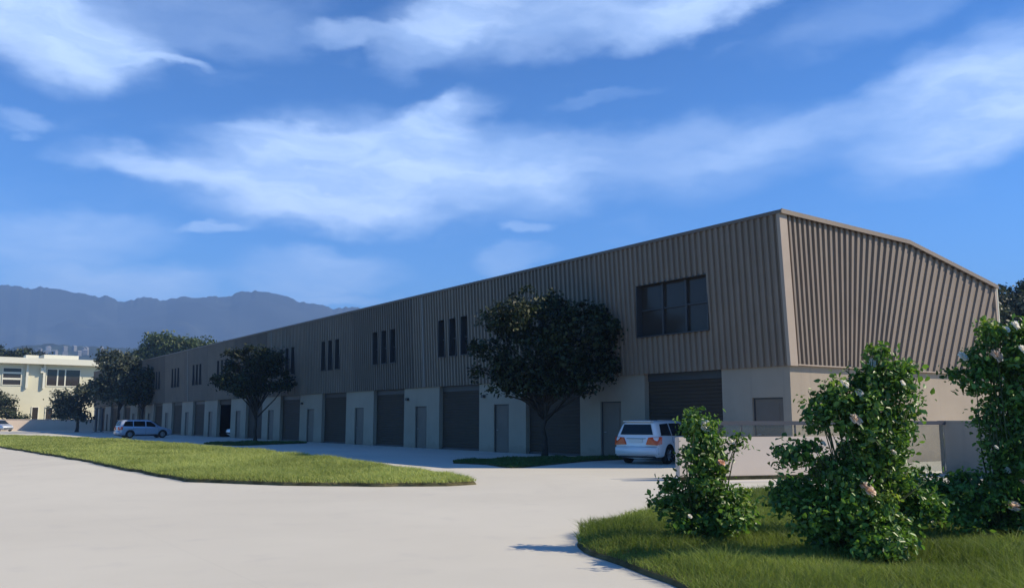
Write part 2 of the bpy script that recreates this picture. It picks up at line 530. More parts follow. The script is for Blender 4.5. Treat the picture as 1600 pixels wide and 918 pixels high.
def vnoise(P, s, seed=0):
    """smooth value noise in 2-D"""
    r = np.random.default_rng(seed).random((64, 64))
    q = P / s
    i = np.floor(q).astype(int); f = q - i; f = f * f * (3 - 2 * f)
    g_ = lambda a, b: r[(i[:, 0] + a) % 64, (i[:, 1] + b) % 64]
    return (g_(0, 0) * (1 - f[:, 0]) + g_(1, 0) * f[:, 0]) * (1 - f[:, 1]) + (g_(0, 1) * (1 - f[:, 0]) + g_(1, 1) * f[:, 0]) * f[:, 1]


def bed(soil_name, poly, h, soil_label=None):
    """raised soil with a rounded edge"""
    bm = bmesh.new()
    c = poly.mean(0)
    rings = []
    for (s, z) in ((0.0, 0.004), (0.03, h * 0.6), (0.09, h)):
        # inset towards the polygon's inside by s metres
        k = len(poly); pts = []
        for i in range(k):
            t = poly[(i + 1) % k] - poly[i - 1]; t = t / (np.linalg.norm(t) + 1e-9)
            nrm = np.array([-t[1], t[0]])
            pts.append(poly[i] + nrm * s)
        rings.append([bm.verts.new((p[0], p[1], z)) for p in pts])
    for a, b in zip(rings, rings[1:]):
        for i in range(len(a)): bm.faces.new((a[i], a[(i + 1) % len(a)], b[(i + 1) % len(a)], b[i]))
    bm.faces.new(rings[-1])
    o = obj(soil_name, bm, M['soil'])
    return tag(o, kind='structure')


def ccw(p):
    a = 0.5 * np.sum(p[:, 0] * np.roll(p[:, 1], -1) - np.roll(p[:, 0], -1) * p[:, 1])
    return p if a > 0 else p[::-1]


def grass(name, poly, n, h, w, mat, z0, patch=1.5, seed=1, near=None, lean=0.35, tbias=0.0):
    """one mesh of tapered blades; near=(falloff metres) thins the blades with distance"""
    r = np.random.default_rng(seed)
    lo, hi = poly.min(0), poly.max(0)
    P = np.zeros((0, 2))
    while len(P) < n:
        q = lo + r.random((n, 2)) * (hi - lo)
        q = q[inside(poly, q)]
        if near:
            d = np.hypot(q[:, 0], q[:, 1])
            q = q[r.random(len(q)) < np.clip((near / d) ** 1.6, 0, 1)]
        P = np.vstack([P, q])
    P = P[:n]
    dist = np.hypot(P[:, 0], P[:, 1])
    sc = np.clip(dist / (near or 1e9), 1, 4)
    big = 0.55 + 0.9 * vnoise(P, patch, seed) * (0.5 + vnoise(P, patch * 0.3, seed + 1))
    H = h * big * (0.6 + 0.6 * r.random(n)) * np.clip(0.6 + edge_dist(poly, P) * 1.2, 0.6, 1)
    Wd = w * (0.7 + 0.6 * r.random(n)) * sc
    a = r.random(n) * 2 * np.pi
    side = np.stack([np.cos(a), np.sin(a), np.zeros(n)], 1)
    b = r.random(n) * 2 * np.pi
    ln = (lean * r.random(n) * H * 1.6)
    off = np.stack([np.cos(b) * ln, np.sin(b) * ln, H], 1)
    base = np.stack([P[:, 0], P[:, 1], np.full(n, z0 - 0.01)], 1)
    mid = base + off * np.array([0.35, 0.35, 0.6])
    v = np.stack([base - side * Wd[:, None] / 2, base + side * Wd[:, None] / 2,
                  mid + side * Wd[:, None] * 0.4, mid - side * Wd[:, None] * 0.4, base + off], 1).reshape(-1, 3)
    i = np.arange(n)[:, None] * 5
    quads = np.hstack([i, i + 1, i + 2, i + 3])
    tris = np.hstack([i + 3, i + 2, i + 4, i + 4])
    t = np.clip(0.15 + 0.55 * vnoise(P, patch * 2.2, seed + 5) + 0.4 * (r.random(n) - 0.35) + tbias, 0, 1)
    # triangles only (5-vertex blade = 3 triangles)
    f = np.vstack([np.hstack([i, i + 1, i + 2]), np.hstack([i, i + 2, i + 3]), np.hstack([i + 3, i + 2, i + 4])])
    me = mesh_np(name, v, f, np.repeat(t, 5))
    o = link(name, me, mat)
    return tag(o, kind='stuff')


G2 = lambda x, y: np.array(ground_at(x, y)[:2])
# long lawn island left of the drive
lawn_pts = [G2(-60, 690), G2(0, 699), G2(110, 717), G2(200, 735), G2(290, 752), G2(440, 758.5), G2(600, 760), G2(700, 759), G2(742, 756.5),
            G2(700, 746), G2(640, 738), G2(540, 723), G2(440, 711), G2(330, 700), G2(240, 692.5), G2(120, 686), G2(20, 682), G2(-60, 681.5)]
lawn = rough_edge(ccw(np.array(lawn_pts)), 0.35, 0.09, 3)
bed('lawn_soil', lawn, 0.09)
tag(grass('grass', lawn, 190000, 0.15, 0.014, M['grass'], 0.09, 1.1, 3, near=26, lean=1.2), 'sunlit short lawn on the long island beside the drive', 'grass')

# near bed on the right
bed_pts = [G2(900, 850), G2(925, 868), G2(990, 893), G2(1060, 919), np.array((2.0, 7.2)), np.array((4.6, 5.0)), np.array((9.5, 4.5)), np.array((15.0, 9.0)),
           np.array((14.2, 16.0)), G2(1400, 768), G2(1290, 769), G2(1215, 771), G2(1160, 775), G2(1095, 786), G2(1025, 801), G2(960, 817), G2(915, 832)]
rbed = rough_edge(ccw(poly_smooth(bed_pts, 4)), 0.15, 0.06, 5)
bed('bed_soil', rbed, 0.07)
tag(grass('grass', rbed, 230000, 0.15, 0.006, M['grass_bed'], 0.07, 0.7, 11, near=9.0, lean=1.0), 'tall rough grass under the rose bushes', 'grass')

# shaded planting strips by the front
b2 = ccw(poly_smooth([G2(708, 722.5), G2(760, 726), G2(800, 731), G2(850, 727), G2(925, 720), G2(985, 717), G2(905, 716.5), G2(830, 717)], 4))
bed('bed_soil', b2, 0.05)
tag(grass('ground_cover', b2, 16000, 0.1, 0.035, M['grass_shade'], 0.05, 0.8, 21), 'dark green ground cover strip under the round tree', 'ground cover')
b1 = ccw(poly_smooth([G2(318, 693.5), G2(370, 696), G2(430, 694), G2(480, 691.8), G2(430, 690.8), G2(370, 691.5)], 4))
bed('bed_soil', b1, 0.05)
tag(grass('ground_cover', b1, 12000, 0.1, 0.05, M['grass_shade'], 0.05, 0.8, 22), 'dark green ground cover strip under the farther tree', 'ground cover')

# ---------------------------------------------------------------- long industrial building
BAY = 7.92; NB = 15; LEN = 121.7; DEEP = 13.4
ZB, ZT = 3.35, 8.4
hall = empty('industrial_building', D1 * 18.5 + D2 * 24.0, R(34.9))
tag(hall, 'long brown ribbed metal industrial building on a pale plinth with roller doors', 'building')
HM = Matrix.Translation(hall.location) @ Matrix.Rotation(R(34.9), 4, 'Z')


def roof_z(v):  # underside of the roof edge along the end wall
    return ZT - 0.02 - 0.024 * (v + 0.35) if v < 7.1 else ZT - 0.02 - 0.024 * 7.45 - (v - 7.1) * 0.182


LEAN = 0.05     # the front leans slightly out towards the eaves
fx = lambda z: -0.06 - LEAN * (z - ZB)

# plinth: one wall with door openings
bm = bmesh.new()
doors, rollers = [], []
for i in range(NB + 1):
    y0 = 0.0 if i == 0 else 6.87 + BAY * (i - 1)
    y1 = 2.92 + BAY * i if i < NB else LEN
    d0, d1_ = 0.32 + BAY * i, 1.6 + BAY * i
    if d1_ < y1 - 0.2:
        prism(bm, [(y0, 0), (d0, 0), (d0, 2.28), (d1_, 2.28), (d1_, 0), (y1, 0), (y1, ZB), (y0, ZB)], 0, 0.0, 0.3)
        doors.append((d0, d1_))
    else:
        prism(bm, [(y0, 0), (y1, 0), (y1, ZB), (y0, ZB)], 0, 0.0, 0.3)
    if i < NB: rollers.append((y1, 6.87 + BAY * i))
bx(bm, 0.3, DEEP, 0.0, 0.3, 0, ZB)
bx(bm, DEEP - 0.3, DEEP, 0.3, LEN, 0, ZB)
bx(bm, 0.3, DEEP - 0.3, LEN - 0.3, LEN, 0, ZB)
obj('wall', bm, M['plinth'], hall)
# a thin shadow-gap strip under the cladding
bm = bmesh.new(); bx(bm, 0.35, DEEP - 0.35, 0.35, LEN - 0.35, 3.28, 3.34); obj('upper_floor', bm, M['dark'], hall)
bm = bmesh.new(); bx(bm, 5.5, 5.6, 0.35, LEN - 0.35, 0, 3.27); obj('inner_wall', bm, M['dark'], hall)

for i, (a, b) in enumerate(rollers):
    if i == 7:   # shutter rolled up, dark bay open
        bm = bmesh.new(); bx(bm, 0.22, 0.28, a, b, 2.85, 3.3)
        obj('roller_door', bm, M['roller'], hall)
        continue
    bm = bmesh.new()
    n = 22
    prof = []
    for k in range(n):
        z0 = 0.02 + k * (3.0 / n); z1 = z0 + 3.0 / n
        prof += [(0.24, z0), (0.225, z0 + 0.02), (0.225, z1 - 0.02)]
    prof += [(0.24, 3.02)]
    A = [bm.verts.new((p[0], a + 0.004, p[1])) for p in prof]; B = [bm.verts.new((p[0], b - 0.004, p[1])) for p in prof]
    for k in range(len(prof) - 1): bm.faces.new((A[k], B[k], B[k + 1], A[k + 1]))
    rd = obj('roller_door', bm, M['roller'], hall)
    bm = bmesh.new(); bx(bm, 0.2, 0.34, a + 0.004, b - 0.004, 3.02, 3.32); obj('shutter_box', bm, M['frame'], rd)
    bm = bmesh.new(); bx(bm, 0.19, 0.222, a + 0.004, b - 0.004, 0.0, 0.09); obj('bottom_bar', bm, M['frame'], rd)
for (a, b) in doors:
    bm = bmesh.new(); bx(bm, 0.1, 0.15, a + 0.05, b - 0.05, 0.015, 2.23)
    for z0, z1 in ((0.2, 1.0), (1.15, 2.05)):
        bx(bm, 0.09, 0.0985, a + 0.22, b - 0.22, z0, z1)
    dr = obj('door', bm, M['door'], hall)
    bm = bmesh.new()
    for (y0, y1, z0, z1) in ((a + .003, a + 0.048, 0, 2.277), (b - 0.048, b - .003, 0, 2.277), (a + 0.05, b - 0.05, 2.232, 2.277)):
        bx(bm, 0.07, 0.18, y0, y1, z0, z1)
    obj('door_frame', bm, M['frame'], dr)
    bm = bmesh.new(); tube(bm, [(0.05, b - 0.3, 1.05), (0.05, b - 0.16, 1.05)], 0.014, 6); tube(bm, [(0.05, b - 0.17, 1.05), (0.1, b - 0.17, 1.05)], 0.012, 6)
    obj('handle', bm, M['metal'], dr)

# windows: (y0, y1, z0, z1)
win_by_bay = {}
for i in range(NB):
    if i == 0: win_by_bay[0] = [(3.25, 6.92, 4.75, 6.75)]
    else:
        c = 3.75 + BAY * i + 0.2
        win_by_bay[i] = [(c + k * 1.15 - 0.32, c + k * 1.15 + 0.32, 4.85, 6.8) for k in (0, 1, 2)]

PER = 0.28


def rib_profile(y0, y1):
    """list of (y, out) across a panel"""
    n = max(1, round((y1 - y0) / PER)); p = (y1 - y0) / n
    pr = []
    for k in range(n):
        s = y0 + k * p
        pr += [(s, 0.0), (s + p * 0.5, 0.0), (s + p * 0.58, 0.085), (s + p * 0.92, 0.085)]
    pr.append((y1, 0.0))
    return pr


for i in range(NB):
    y0 = -0.025 if i == 0 else 1.75 + BAY * i - 0.22
    y1 = (1.75 + BAY * (i + 1) - 0.28) if i < NB - 1 else LEN
    wins = win_by_bay[i]
    edges = sorted([y0, y1] + [w for q in wins for w in q[:2]])
    bm = bmesh.new()
    for s0, s1 in zip(edges, edges[1:]):
        w = [q for q in wins if abs(q[0] - s0) < 1e-6]
        segs = [(ZB - 0.05, w[0][2]), (w[0][3], ZT - 0.04)] if w else [(ZB - 0.05, ZT - 0.04)]
        pr = rib_profile(s0, s1)
        for za, zb in segs:
            A = [bm.verts.new((fx(za) - o, y, za)) for y, o in pr]; B = [bm.verts.new((fx(zb) - o, y, zb)) for y, o in pr]
            for k in range(len(pr) - 1): bm.faces.new((A[k], B[k], B[k + 1], A[k + 1]))
    obj('cladding_panel', bm, M[('clad', 'clad3', 'clad', 'clad2', 'clad3', 'clad', 'clad2')[i % 7]], hall, recalc=False)
    # seam between panels
    if i < NB - 1:
        bm = bmesh.new()
        vs = [(fx(z) - o, y1 + t, z) for z in (ZB - 0.05, ZT - 0.04) for o in (-0.02, 0.02) for t in (0.0, 0.06)]
        q = [bm.verts.new(v) for v in vs]
        for f in ((0, 1, 3, 2), (4, 6, 7, 5), (0, 4, 5, 1), (2, 3, 7, 6), (0, 2, 6, 4), (1, 5, 7, 3)): bm.faces.new([q[k] for k in f])
        obj('seam_strip', bm, M['frame'], hall)
    for (a, b, z0, z1) in wins:
        xm = fx((z0 + z1) / 2)
        bm = bmesh.new()
        # reveal box
        for (ya, yb, za, zb) in ((a - 0.04, a, z0 - 0.04, z1 + 0.04), (b, b + 0.04, z0 - 0.04, z1 + 0.04), (a, b, z1, z1 + 0.04), (a, b, z0 - 0.04, z0)):
            bx(bm, xm - 0.1, xm + 0.32, ya, yb, za, zb)
        wn = obj('window', bm, M['frame'], hall)
        bm = bmesh.new(); bx(bm, xm + 0.2, xm + 0.22, a, b, z0, z1); obj('pane', bm, M['glass'], wn)
        bm = bmesh.new()
        zt = 5.78
        if i == 0:
            for y in (a + (b - a) / 3, a + 2 * (b - a) / 3): bx(bm, xm + 0.1, xm + 0.195, y - 0.045, y + 0.045, z0 + 0.002, z1 - 0.002)
            for k in range(3):
                ya = a + (b - a) * k / 3 + 0.047; yb = a + (b - a) * (k + 1) / 3 - 0.047
                bx(bm, xm + 0.12, xm + 0.19, ya, yb, zt - 0.025, zt + 0.025)
        else:
            bx(bm, xm + 0.12, xm + 0.19, a + 0.002, b - 0.002, zt - 0.03, zt + 0.03)
        obj('mullion', bm, M['frame'], wn)
# backing sheet behind the front cladding
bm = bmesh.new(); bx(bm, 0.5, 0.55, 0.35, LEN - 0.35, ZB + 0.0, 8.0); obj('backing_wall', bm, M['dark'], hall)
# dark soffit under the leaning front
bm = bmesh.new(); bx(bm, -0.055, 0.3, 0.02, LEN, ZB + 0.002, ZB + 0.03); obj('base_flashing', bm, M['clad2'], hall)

# end wall cladding: ribs fan out from the base to the roof edge
bm = bmesh.new()
pr = []
t_ = 0.0
while t_ < 17.5:                      # rib pitch widens towards the rear
    p = 0.25 + 0.024 * t_
    pr += [(t_, 0.0), (t_ + p * 0.47, 0.0), (t_ + p * 0.54, 0.075), (t_ + p * 0.93, 0.075)]
    t_ += p
pr.append((t_, 0.0))
zl, zh = ZB, 9.2
A, B = [], []
for t, o in pr:
    vb = float(np.interp(t, [0, 1.5, 3, 5, 7, 10.4, 12, 13, 18], [0.22, 1.55, 2.75, 4.1, 5.4, 8.3, 9.8, 10.7, 15.0]))
    vt = vb + (t - vb) * (zh - zl) / (7.9 - zl)
    A.append(bm.verts.new((vb, -0.06 - o, zl))); B.append(bm.verts.new((vt, -0.06 - o, zh)))
for k in range(len(pr) - 1): bm.faces.new((A[k], A[k + 1], B[k + 1], B[k]))
def cut(bm, co, no):
    bmesh.ops.bisect_plane(bm, geom=bm.verts[:] + bm.edges[:] + bm.faces[:], plane_co=co, plane_no=no, clear_outer=True)
cut(bm, (DEEP, 0, 0), (1, 0, 0))
cut(bm, (0, 0, roof_z(-0.35) - 0.05 - 0.024 * 0.35), Vector((0.024, 0, 1)).normalized())
cut(bm, (7.1, 0, roof_z(7.1) - 0.05), Vector((0.182, 0, 1)).normalized())
obj('end_cladding', bm, M['clad'], hall, recalc=False)
bm = bmesh.new()
prism(bm, [(0.3, ZB + 0.035), (DEEP - 0.02, ZB + 0.035), (DEEP - 0.02, roof_z(DEEP) - 0.08), (7.1, roof_z(7.1) - 0.08), (0.3, roof_z(0.3) - 0.08)], 1, -0.04, 0.25)
obj('end_backing', bm, M['clad2'], hall)
bm = bmesh.new(); bx(bm, 0.24, DEEP, -0.17, 0.02, ZB - 0.04, ZB + 0.001); obj('drip_edge', bm, M['trim'], hall)
# corner trim: leaning with the front
def corner(bm, x0, x1, y0, y1, za, zb, lean):
    q = []
    for z in (za, zb):
        dx = -LEAN * (z - ZB) if lean else 0
        for x in (x0, x1):
            for y in (y0, y1): q.append(bm.verts.new((x + dx, y, z)))
    for f in ((0, 1, 3, 2), (4, 6, 7, 5), (0, 4, 5, 1), (2, 3, 7, 6), (0, 2, 6, 4), (1, 5, 7, 3)): bm.faces.new([q[k] for k in f])
bm = bmesh.new(); corner(bm, -0.15, 0.235, -0.16, -0.03, ZB - 0.06, ZT - 0.03, True); obj('corner_trim', bm, M['trim'], hall)
bm = bmesh.new(); corner(bm, DEEP + 0.002, DEEP + 0.14, -0.17, 0.1, ZB - 0.06, roof_z(DEEP) - 0.03, False); obj('corner_trim', bm, M['trim'], hall)
bm = bmesh.new(); bx(bm, DEEP - 0.06, DEEP + 0.06, 0.1, LEN, ZB + 0.002, roof_z(DEEP) - 0.06); obj('rear_cladding', bm, M['clad2'], hall)
bm = bmesh.new(); prism(bm, [(0.3, ZB), (DEEP - 0.07, ZB), (DEEP - 0.07, roof_z(DEEP) - 0.1), (7.1, roof_z(7.1) - 0.1), (0.3, 8.1)], 1, LEN - 0.1, LEN); obj('far_end_wall', bm, M['clad2'], hall)
# roof and its edge
bm = bmesh.new()
e0 = fx(ZT) - 0.07
prism(bm, [(e0, roof_z(-0.35)), (7.1, roof_z(7.1)), (DEEP + 0.16, roof_z(DEEP + 0.16)), (DEEP + 0.16, roof_z(DEEP + 0.16) + 0.07), (7.1, roof_z(7.1) + 0.07), (e0, roof_z(-0.35) + 0.07)], 1, -0.22, LEN + 0.1)
obj('roof', bm, M['roof'], hall)
# verge flashing along the end
bm = bmesh.new()
prism(bm, [(e0, roof_z(-0.35) - 0.07), (7.1, roof_z(7.1) - 0.07), (DEEP + 0.16, roof_z(DEEP + 0.16) - 0.07), (DEEP + 0.16, roof_z(DEEP + 0.16) + 0.085), (7.1, roof_z(7.1) + 0.085), (e0, roof_z(-0.35) + 0.085)], 1, -0.262, -0.223)
obj('verge_trim', bm, M['clad'], hall)
bm = bmesh.new(); bx(bm, e0 - 0.04, e0 - 0.003, -0.262, LEN + 0.1, roof_z(-0.35) - 0.06, roof_z(-0.35) + 0.05); obj('gutter', bm, M['clad2'], hall)
# downpipes on the front and at the rear corner
for y in (24.05, 47.9, 71.6, 95.4):
    bm = bmesh.new(); tube(bm, [(fx(3.4) - 0.1, y, 3.32), (fx(8.25) - 0.1, y, 8.25)], 0.055, 8); obj('downpipe', bm, M['pipe'], hall)
bm = bmesh.new(); tube(bm, [(DEEP + 0.24, -0.1, 0.0), (DEEP + 0.24, -0.1, roof_z(DEEP) + 0.05)], 0.06, 8); obj('downpipe', bm, M['cream_white'], hall)
# wall lights over some piers
for i in (1, 2, 3, 5):
    bm = bmesh.new(); bx(bm, -0.16, -0.002, 2.35 + BAY * i, 2.55 + BAY * i, 2.62, 2.76)
    obj('wall_lamp', bm, M['frame'], hall)


# ---------------------------------------------------------------- low walls and balustrade by the corner
def along(o, d, t, off=0.0):
    return o + d * t + Vector((d.y, -d.x, 0)) * off

wa = ground_at(1062, 751); wd = Vector((0.96, 0.28, 0)).normalized()
WZ = math.atan2(wd.y, wd.x)
lw = empty('low_boundary_wall', wa, WZ)
tag(lw, 'low pale rendered boundary wall behind the left and middle rose bushes', 'wall')
bm = bmesh.new(); bx(bm, 0, 5.2, 0, 0.22, 0.1, 1.1); bmesh.ops.bevel(bm, geom=bm.edges[:], offset=0.012, segments=2, affect='EDGES'); obj('wall_panel', bm, M['white_wall'], lw)
bm = bmesh.new(); bx(bm, 0.05, 5.2, 0.05, 0.2, 0.0, 0.1); obj('plinth', bm, M['soil'], lw)  # recessed base strip; its dark colour paints the shadow gap under the panel
kb = sheet('kerb', [along(wa, wd, t, o)[:2] for t, o in ((-0.2, 0.3), (8.5, 0.3), (8.5, 0.9), (-0.2, 0.9))], 0.006, M['concrete'])
tag(kb, kind='structure')
# balustrade just behind it
ba = along(wa, wd, 0.5, -0.6)
bl = empty('glass_balustrade', ba, WZ)
tag(bl, 'dark handrail on slim posts with clear glass panels before the end wall', 'balustrade')
RL = 8.36
bm = bmesh.new(); bx(bm, 0, RL, -0.03, 0.03, 1.4, 1.51); obj('handrail', bm, M['rail'], bl)
for k in range(5):
    bm = bmesh.new(); y = (RL - 0.05) / 5 * k; bx(bm, y, y + 0.04, -0.02, 0.02, 0, 1.398); obj('post', bm, M['rail'], bl)
for k in range(5):
    y = (RL - 0.05) / 5 * k
    bm = bmesh.new(); bx(bm, y + 0.05, y + (RL - 0.05) / 5 - 0.01, -0.006, 0.006, 0.08, 1.39); obj('pane', bm, M['pane'], bl)
pa = along(ba, wd, RL + 0.015, 0.0)
pr_ = empty('return_wall', pa, math.atan2(-D1.y, -D1.x))
tag(pr_, 'grey rendered return wall where the glass balustrade stops', 'wall')
bm = bmesh.new(); bx(bm, -0.2, 3.0, 0, 0.25, 0, 1.47); bmesh.ops.bevel(bm, geom=bm.edges[:], offset=0.015, segments=2, affect='EDGES'); obj('wall_panel', bm, M['plinth'], pr_)
bm = bmesh.new(); bx(bm, -0.22, 3.02, -0.02, 0.27, 1.472, 1.52); obj('coping', bm, M['plinth'], pr_)


# ---------------------------------------------------------------- foliage
def crown_mesh(name, blobs, n, size, seed, cluster=14, spread=0.35, shell=0.5, fold=False, up=0.4, tlo=0.0, thi=1.0, flat=1.0):
    """blobs: list of (centre, (rx, ry, rz)); leaf clusters through the blobs' outer volume"""
    r = np.random.default_rng(seed)
    C_ = np.array([list(b[0]) for b in blobs]); Rd = np.array([list(b[1]) for b in blobs])
    wgt = (Rd[:, 0] * Rd[:, 1] * Rd[:, 2]) ** 0.75; wgt /= wgt.sum()
    nc = max(8, n // cluster)
    which = r.choice(len(blobs), nc, p=wgt)
    d = r.normal(size=(nc, 3)); d /= np.linalg.norm(d, axis=1)[:, None]
    rad = (shell + (1.08 - shell) * r.random(nc) ** 0.6)
    cc = C_[which] + d * Rd[which] * rad[:, None]
    ci = r.integers(0, nc, n)
    csz = spread * (0.5 + r.random(nc))
    P = cc[ci] + np.clip(r.normal(size=(n, 3)), -1.6, 1.6) * csz[ci][:, None] * np.array([1, 1, 0.7 * flat]) * 0.5
    outd = d[ci] * 0.7 + np.array([0, 0, up]) + r.normal(size=(n, 3)) * 0.55
    nrm = outd / np.linalg.norm(outd, axis=1)[:, None]
    t = np.cross(nrm, r.normal(size=(n, 3))); t /= np.linalg.norm(t, axis=1)[:, None] + 1e-9
    b = np.cross(nrm, t)
    L = (size * (0.45 + 0.95 * r.random(n)))[:, None]; Wd = L * (0.45 + 0.25 * r.random(n))[:, None]
    ctint = r.random(nc) * 0.7
    ti = np.clip(ctint[ci] + 0.45 * r.random(n) - 0.1, tlo, thi)
    if fold:
        v = np.stack([P - t * L * .5, P - t * L * .15 + b * Wd * .5 + nrm * L * .1, P + t * L * .25 + b * Wd * .36 + nrm * L * .08, P + t * L * .5 - nrm * L * .06,
                      P + t * L * .25 - b * Wd * .36 + nrm * L * .08, P - t * L * .15 - b * Wd * .5 + nrm * L * .1], 1).reshape(-1, 3)
        i = np.arange(n)[:, None] * 6
        f = np.vstack([np.hstack([i, i + 1, i + 2, i + 3]), np.hstack([i, i + 3, i + 4, i + 5])])
        return mesh_np(name, v, f, np.repeat(ti, 6))
    v = np.stack([P - t * L * .5, P + b * Wd * .5, P + t * L * .5, P - b * Wd * .5], 1).reshape(-1, 3)
    i = np.arange(n)[:, None] * 4
    return mesh_np(name, v, np.hstack([i, i + 1, i + 2, i + 3]), np.repeat(ti, 4))


def lobes(bl, k, seed, f=0.5):
    r = random.Random(seed); out = []
    for c, rd in bl:
        out.append((c, tuple(x * 0.6 for x in rd)))
        for _ in range(k):
            d = Vector((r.gauss(0, 1), r.gauss(0, 1), r.gauss(0.25, 1))).normalized()
            q = r.uniform(0.6, 1.4) * f; o = r.uniform(0.62, 0.98)
            out.append((tuple(c[i] + d[i] * rd[i] * o for i in range(3)), tuple(x * q for x in rd)))
    return out


def trunk_bm(base, top, r0, limbs, seed=0):
    r = random.Random(seed)
    bm = bmesh.new()
    n = 6; pts = []; rad = []
    for i in range(n + 1):
        t = i / n
        p = Vector(base).lerp(Vector(top), t) + Vector((r.uniform(-1, 1), r.uniform(-1, 1), 0)) * r0 * 0.5 * (t > 0) * (t < 1)
        pts.append(p); rad.append(r0 * (1.35 if i == 0 else 1 - 0.5 * t))
    tube(bm, pts, rad, 9)
    for l in limbs:
        s = Vector(base).lerp(Vector(top), r.uniform(0.6, 0.98)); e = Vector(l)
        m_ = s.lerp(e, 0.5) + Vector((r.uniform(-.2, .2), r.uniform(-.2, .2), 0.15)) * (e - s).length * 0.4
        tube(bm, [s, m_, e], [r0 * 0.45, r0 * 0.28, r0 * 0.09], 6)
    return bm


def tree(name, loc, blobs, n, size, mat, label, r0=0.14, group=None, seed=1, cluster=14, spread=0.6, shell=0.45, fork=None, cat='tree', tb=0.0):
    """blobs relative to loc"""
    t = empty(name, loc)
    tag(t, label, cat, group)
    zmin = min(b[0][2] - b[1][2] for b in blobs)
    top = (0, 0, fork or max(0.6, zmin + 0.5))
    obj('trunk', trunk_bm((0, 0, -0.05), top, r0, [Vector(b[0]) for b in blobs][:24], seed), M['bark'], t, smooth=True)
    link('crown', crown_mesh('crown', blobs, n, size, seed, cluster, spread, shell), mat, t)
    return t


def round_crown(w, zlo, zhi, seed, k=9, depth=1.0, off=(0, 0)):
    """clump layout of a broad round crown of width w between two heights"""
    r = random.Random(seed)
    zc, hz = (zlo + zhi) / 2, (zhi - zlo) / 2
    bl = [((off[0], off[1], zc), (w * 0.3, w * 0.3 * depth, hz * 0.62))]
    for i in range(k):
        a = 2 * math.pi * i / k + r.uniform(-.3, .3); e = r.uniform(-0.75, 0.85)
        rr = r.uniform(0.17, 0.25)
        rx = w * (0.5 - rr * 0.85) * math.sqrt(max(0.15, 1 - e * e * 0.8))
        bl.append(((off[0] + math.cos(a) * rx, off[1] + math.sin(a) * rx * depth, zc + e * hz * 0.68), (w * rr, w * rr * depth, hz * rr * 1.75)))
    return bl


def on_front(px, v):
    """ground point on the ray column px at distance v in front of the long facade"""
    d = pix_dir(px, 655); d = Vector((d.x, d.y, 0))
    t = (24.0 + v) / d.dot(D2)
    return d * t

# two round street trees in the shade of the front
p2 = on_front(850, -2.7)
k2 = p2.y / 1390
bl = []
for (px, py, rx, rz, dd) in ((850, 530, 80, 66, 0), (868, 522, 46, 60, -.3), (800, 606, 22, 14, .2), (905, 604, 24, 12, -.2), (745, 575, 14, 10, 0), (790, 520, 44, 48, .3), (775, 560, 42, 34, -.4), (800, 495, 42, 36, -.2), (850, 480, 50, 34, .2), (905, 490, 52, 34, -.1), (940, 520, 40, 38, .2),
                          (915, 560, 52, 40, -.3), (850, 585, 72, 26, .1), (800, 585, 32, 18, 0), (895, 590, 44, 18, 0), (963, 508, 18, 12, 0), (752, 548, 18, 14, 0), (830, 455, 18, 12, 0), (850, 605, 58, 16, 0), (775, 588, 30, 20, 0), (935, 585, 32, 20, 0), (975, 520, 12, 12, 0)):
    q = at(px, py, p2.y) - p2
    bl.append(((q.x, dd, q.z), (rx * k2, rx * k2 * 0.75, rz * k2)))
tree('round_tree', p2, lobes(bl, 4, 2), 24000, 0.17, M['leaf_dark'], 'large dark round-crowned tree before the roller doors, nearest the white estate car', 0.13, 'trees along the building front', 5, 26, 0.34, 0.2, fork=2.4)
p1 = on_front(400, -2.7); k1 = p1.y / 1390
bl = []
for (px, py, rx, rz, dd) in ((398, 580, 42, 34, 0), (362, 588, 26, 26, .3), (376, 562, 24, 18, 0), (415, 558, 24, 20, -.3), (440, 590, 24, 24, 0), (398, 605, 40, 14, 0), (352, 596, 18, 14, 0), (395, 545, 12, 9, 0)):
    q = at(px, py, p1.y) - p1
    bl.append(((q.x, dd, q.z), (rx * k1, rx * k1 * 0.75, rz * k1)))
tree('round_tree', p1, lobes(bl, 4, 3), 13000, 0.21, M['leaf_dark'], 'dark round-crowned tree halfway along the building front', 0.13, 'trees along the building front', 6, 26, 0.4, 0.2, fork=2.4)


def px_tree(name, px, depth, blobs_px, n, size, mat, label, group=None, seed=1, r0=0.15, squash=0.9, **kw):
    d = pix_dir(px, 655); base = Vector((d.x / d.y * depth, depth, 0)); k = depth / 1390
    rr = random.Random(seed)
    bl = []
    for (x, y, rx, rz) in blobs_px:
        q = at(x, y, depth) - base
        bl.append(((q.x, rr.uniform(-.3, .3) * rx * k, q.z), (rx * k, rx * k * squash, rz * k)))
    return tree(name, base, lobes(bl, 3, seed), n, size, mat, label, r0, group, seed, cluster=22, shell=0.25, **kw)

GL = 'trees at the far end of the building'
px_tree('leafy_tree', 185, 104, [(190, 590, 30, 30), (175, 570, 22, 20), (205, 575, 22, 22), (215, 600, 24, 24), (160, 600, 18, 20), (190, 615, 34, 16), (180, 553, 8, 8)], 9000, 0.42, M['leaf_grey'],
        'tall grey-green tree screening the far left end of the long building', GL, 31, 0.2, spread=0.9)
px_tree('leafy_tree', 222, 100, [(225, 595, 20, 24), (215, 620, 24, 16), (236, 612, 12, 18)], 5000, 0.4, M['leaf_dark'],
        'dark tree against the far bays, right of the tall grey-green one', GL, 32, 0.16, spread=0.9)
px_tree('leafy_tree', 121, 112, [(120, 628, 26, 20), (105, 635, 18, 16), (140, 620, 20, 20), (128, 608, 16, 14), (118, 648, 24, 8)], 6000, 0.36, M['leaf_grey'],
        'small low-crowned tree in front of the cream building', GL, 33, 0.22, spread=0.8)
GB = 'trees showing above the long roof'
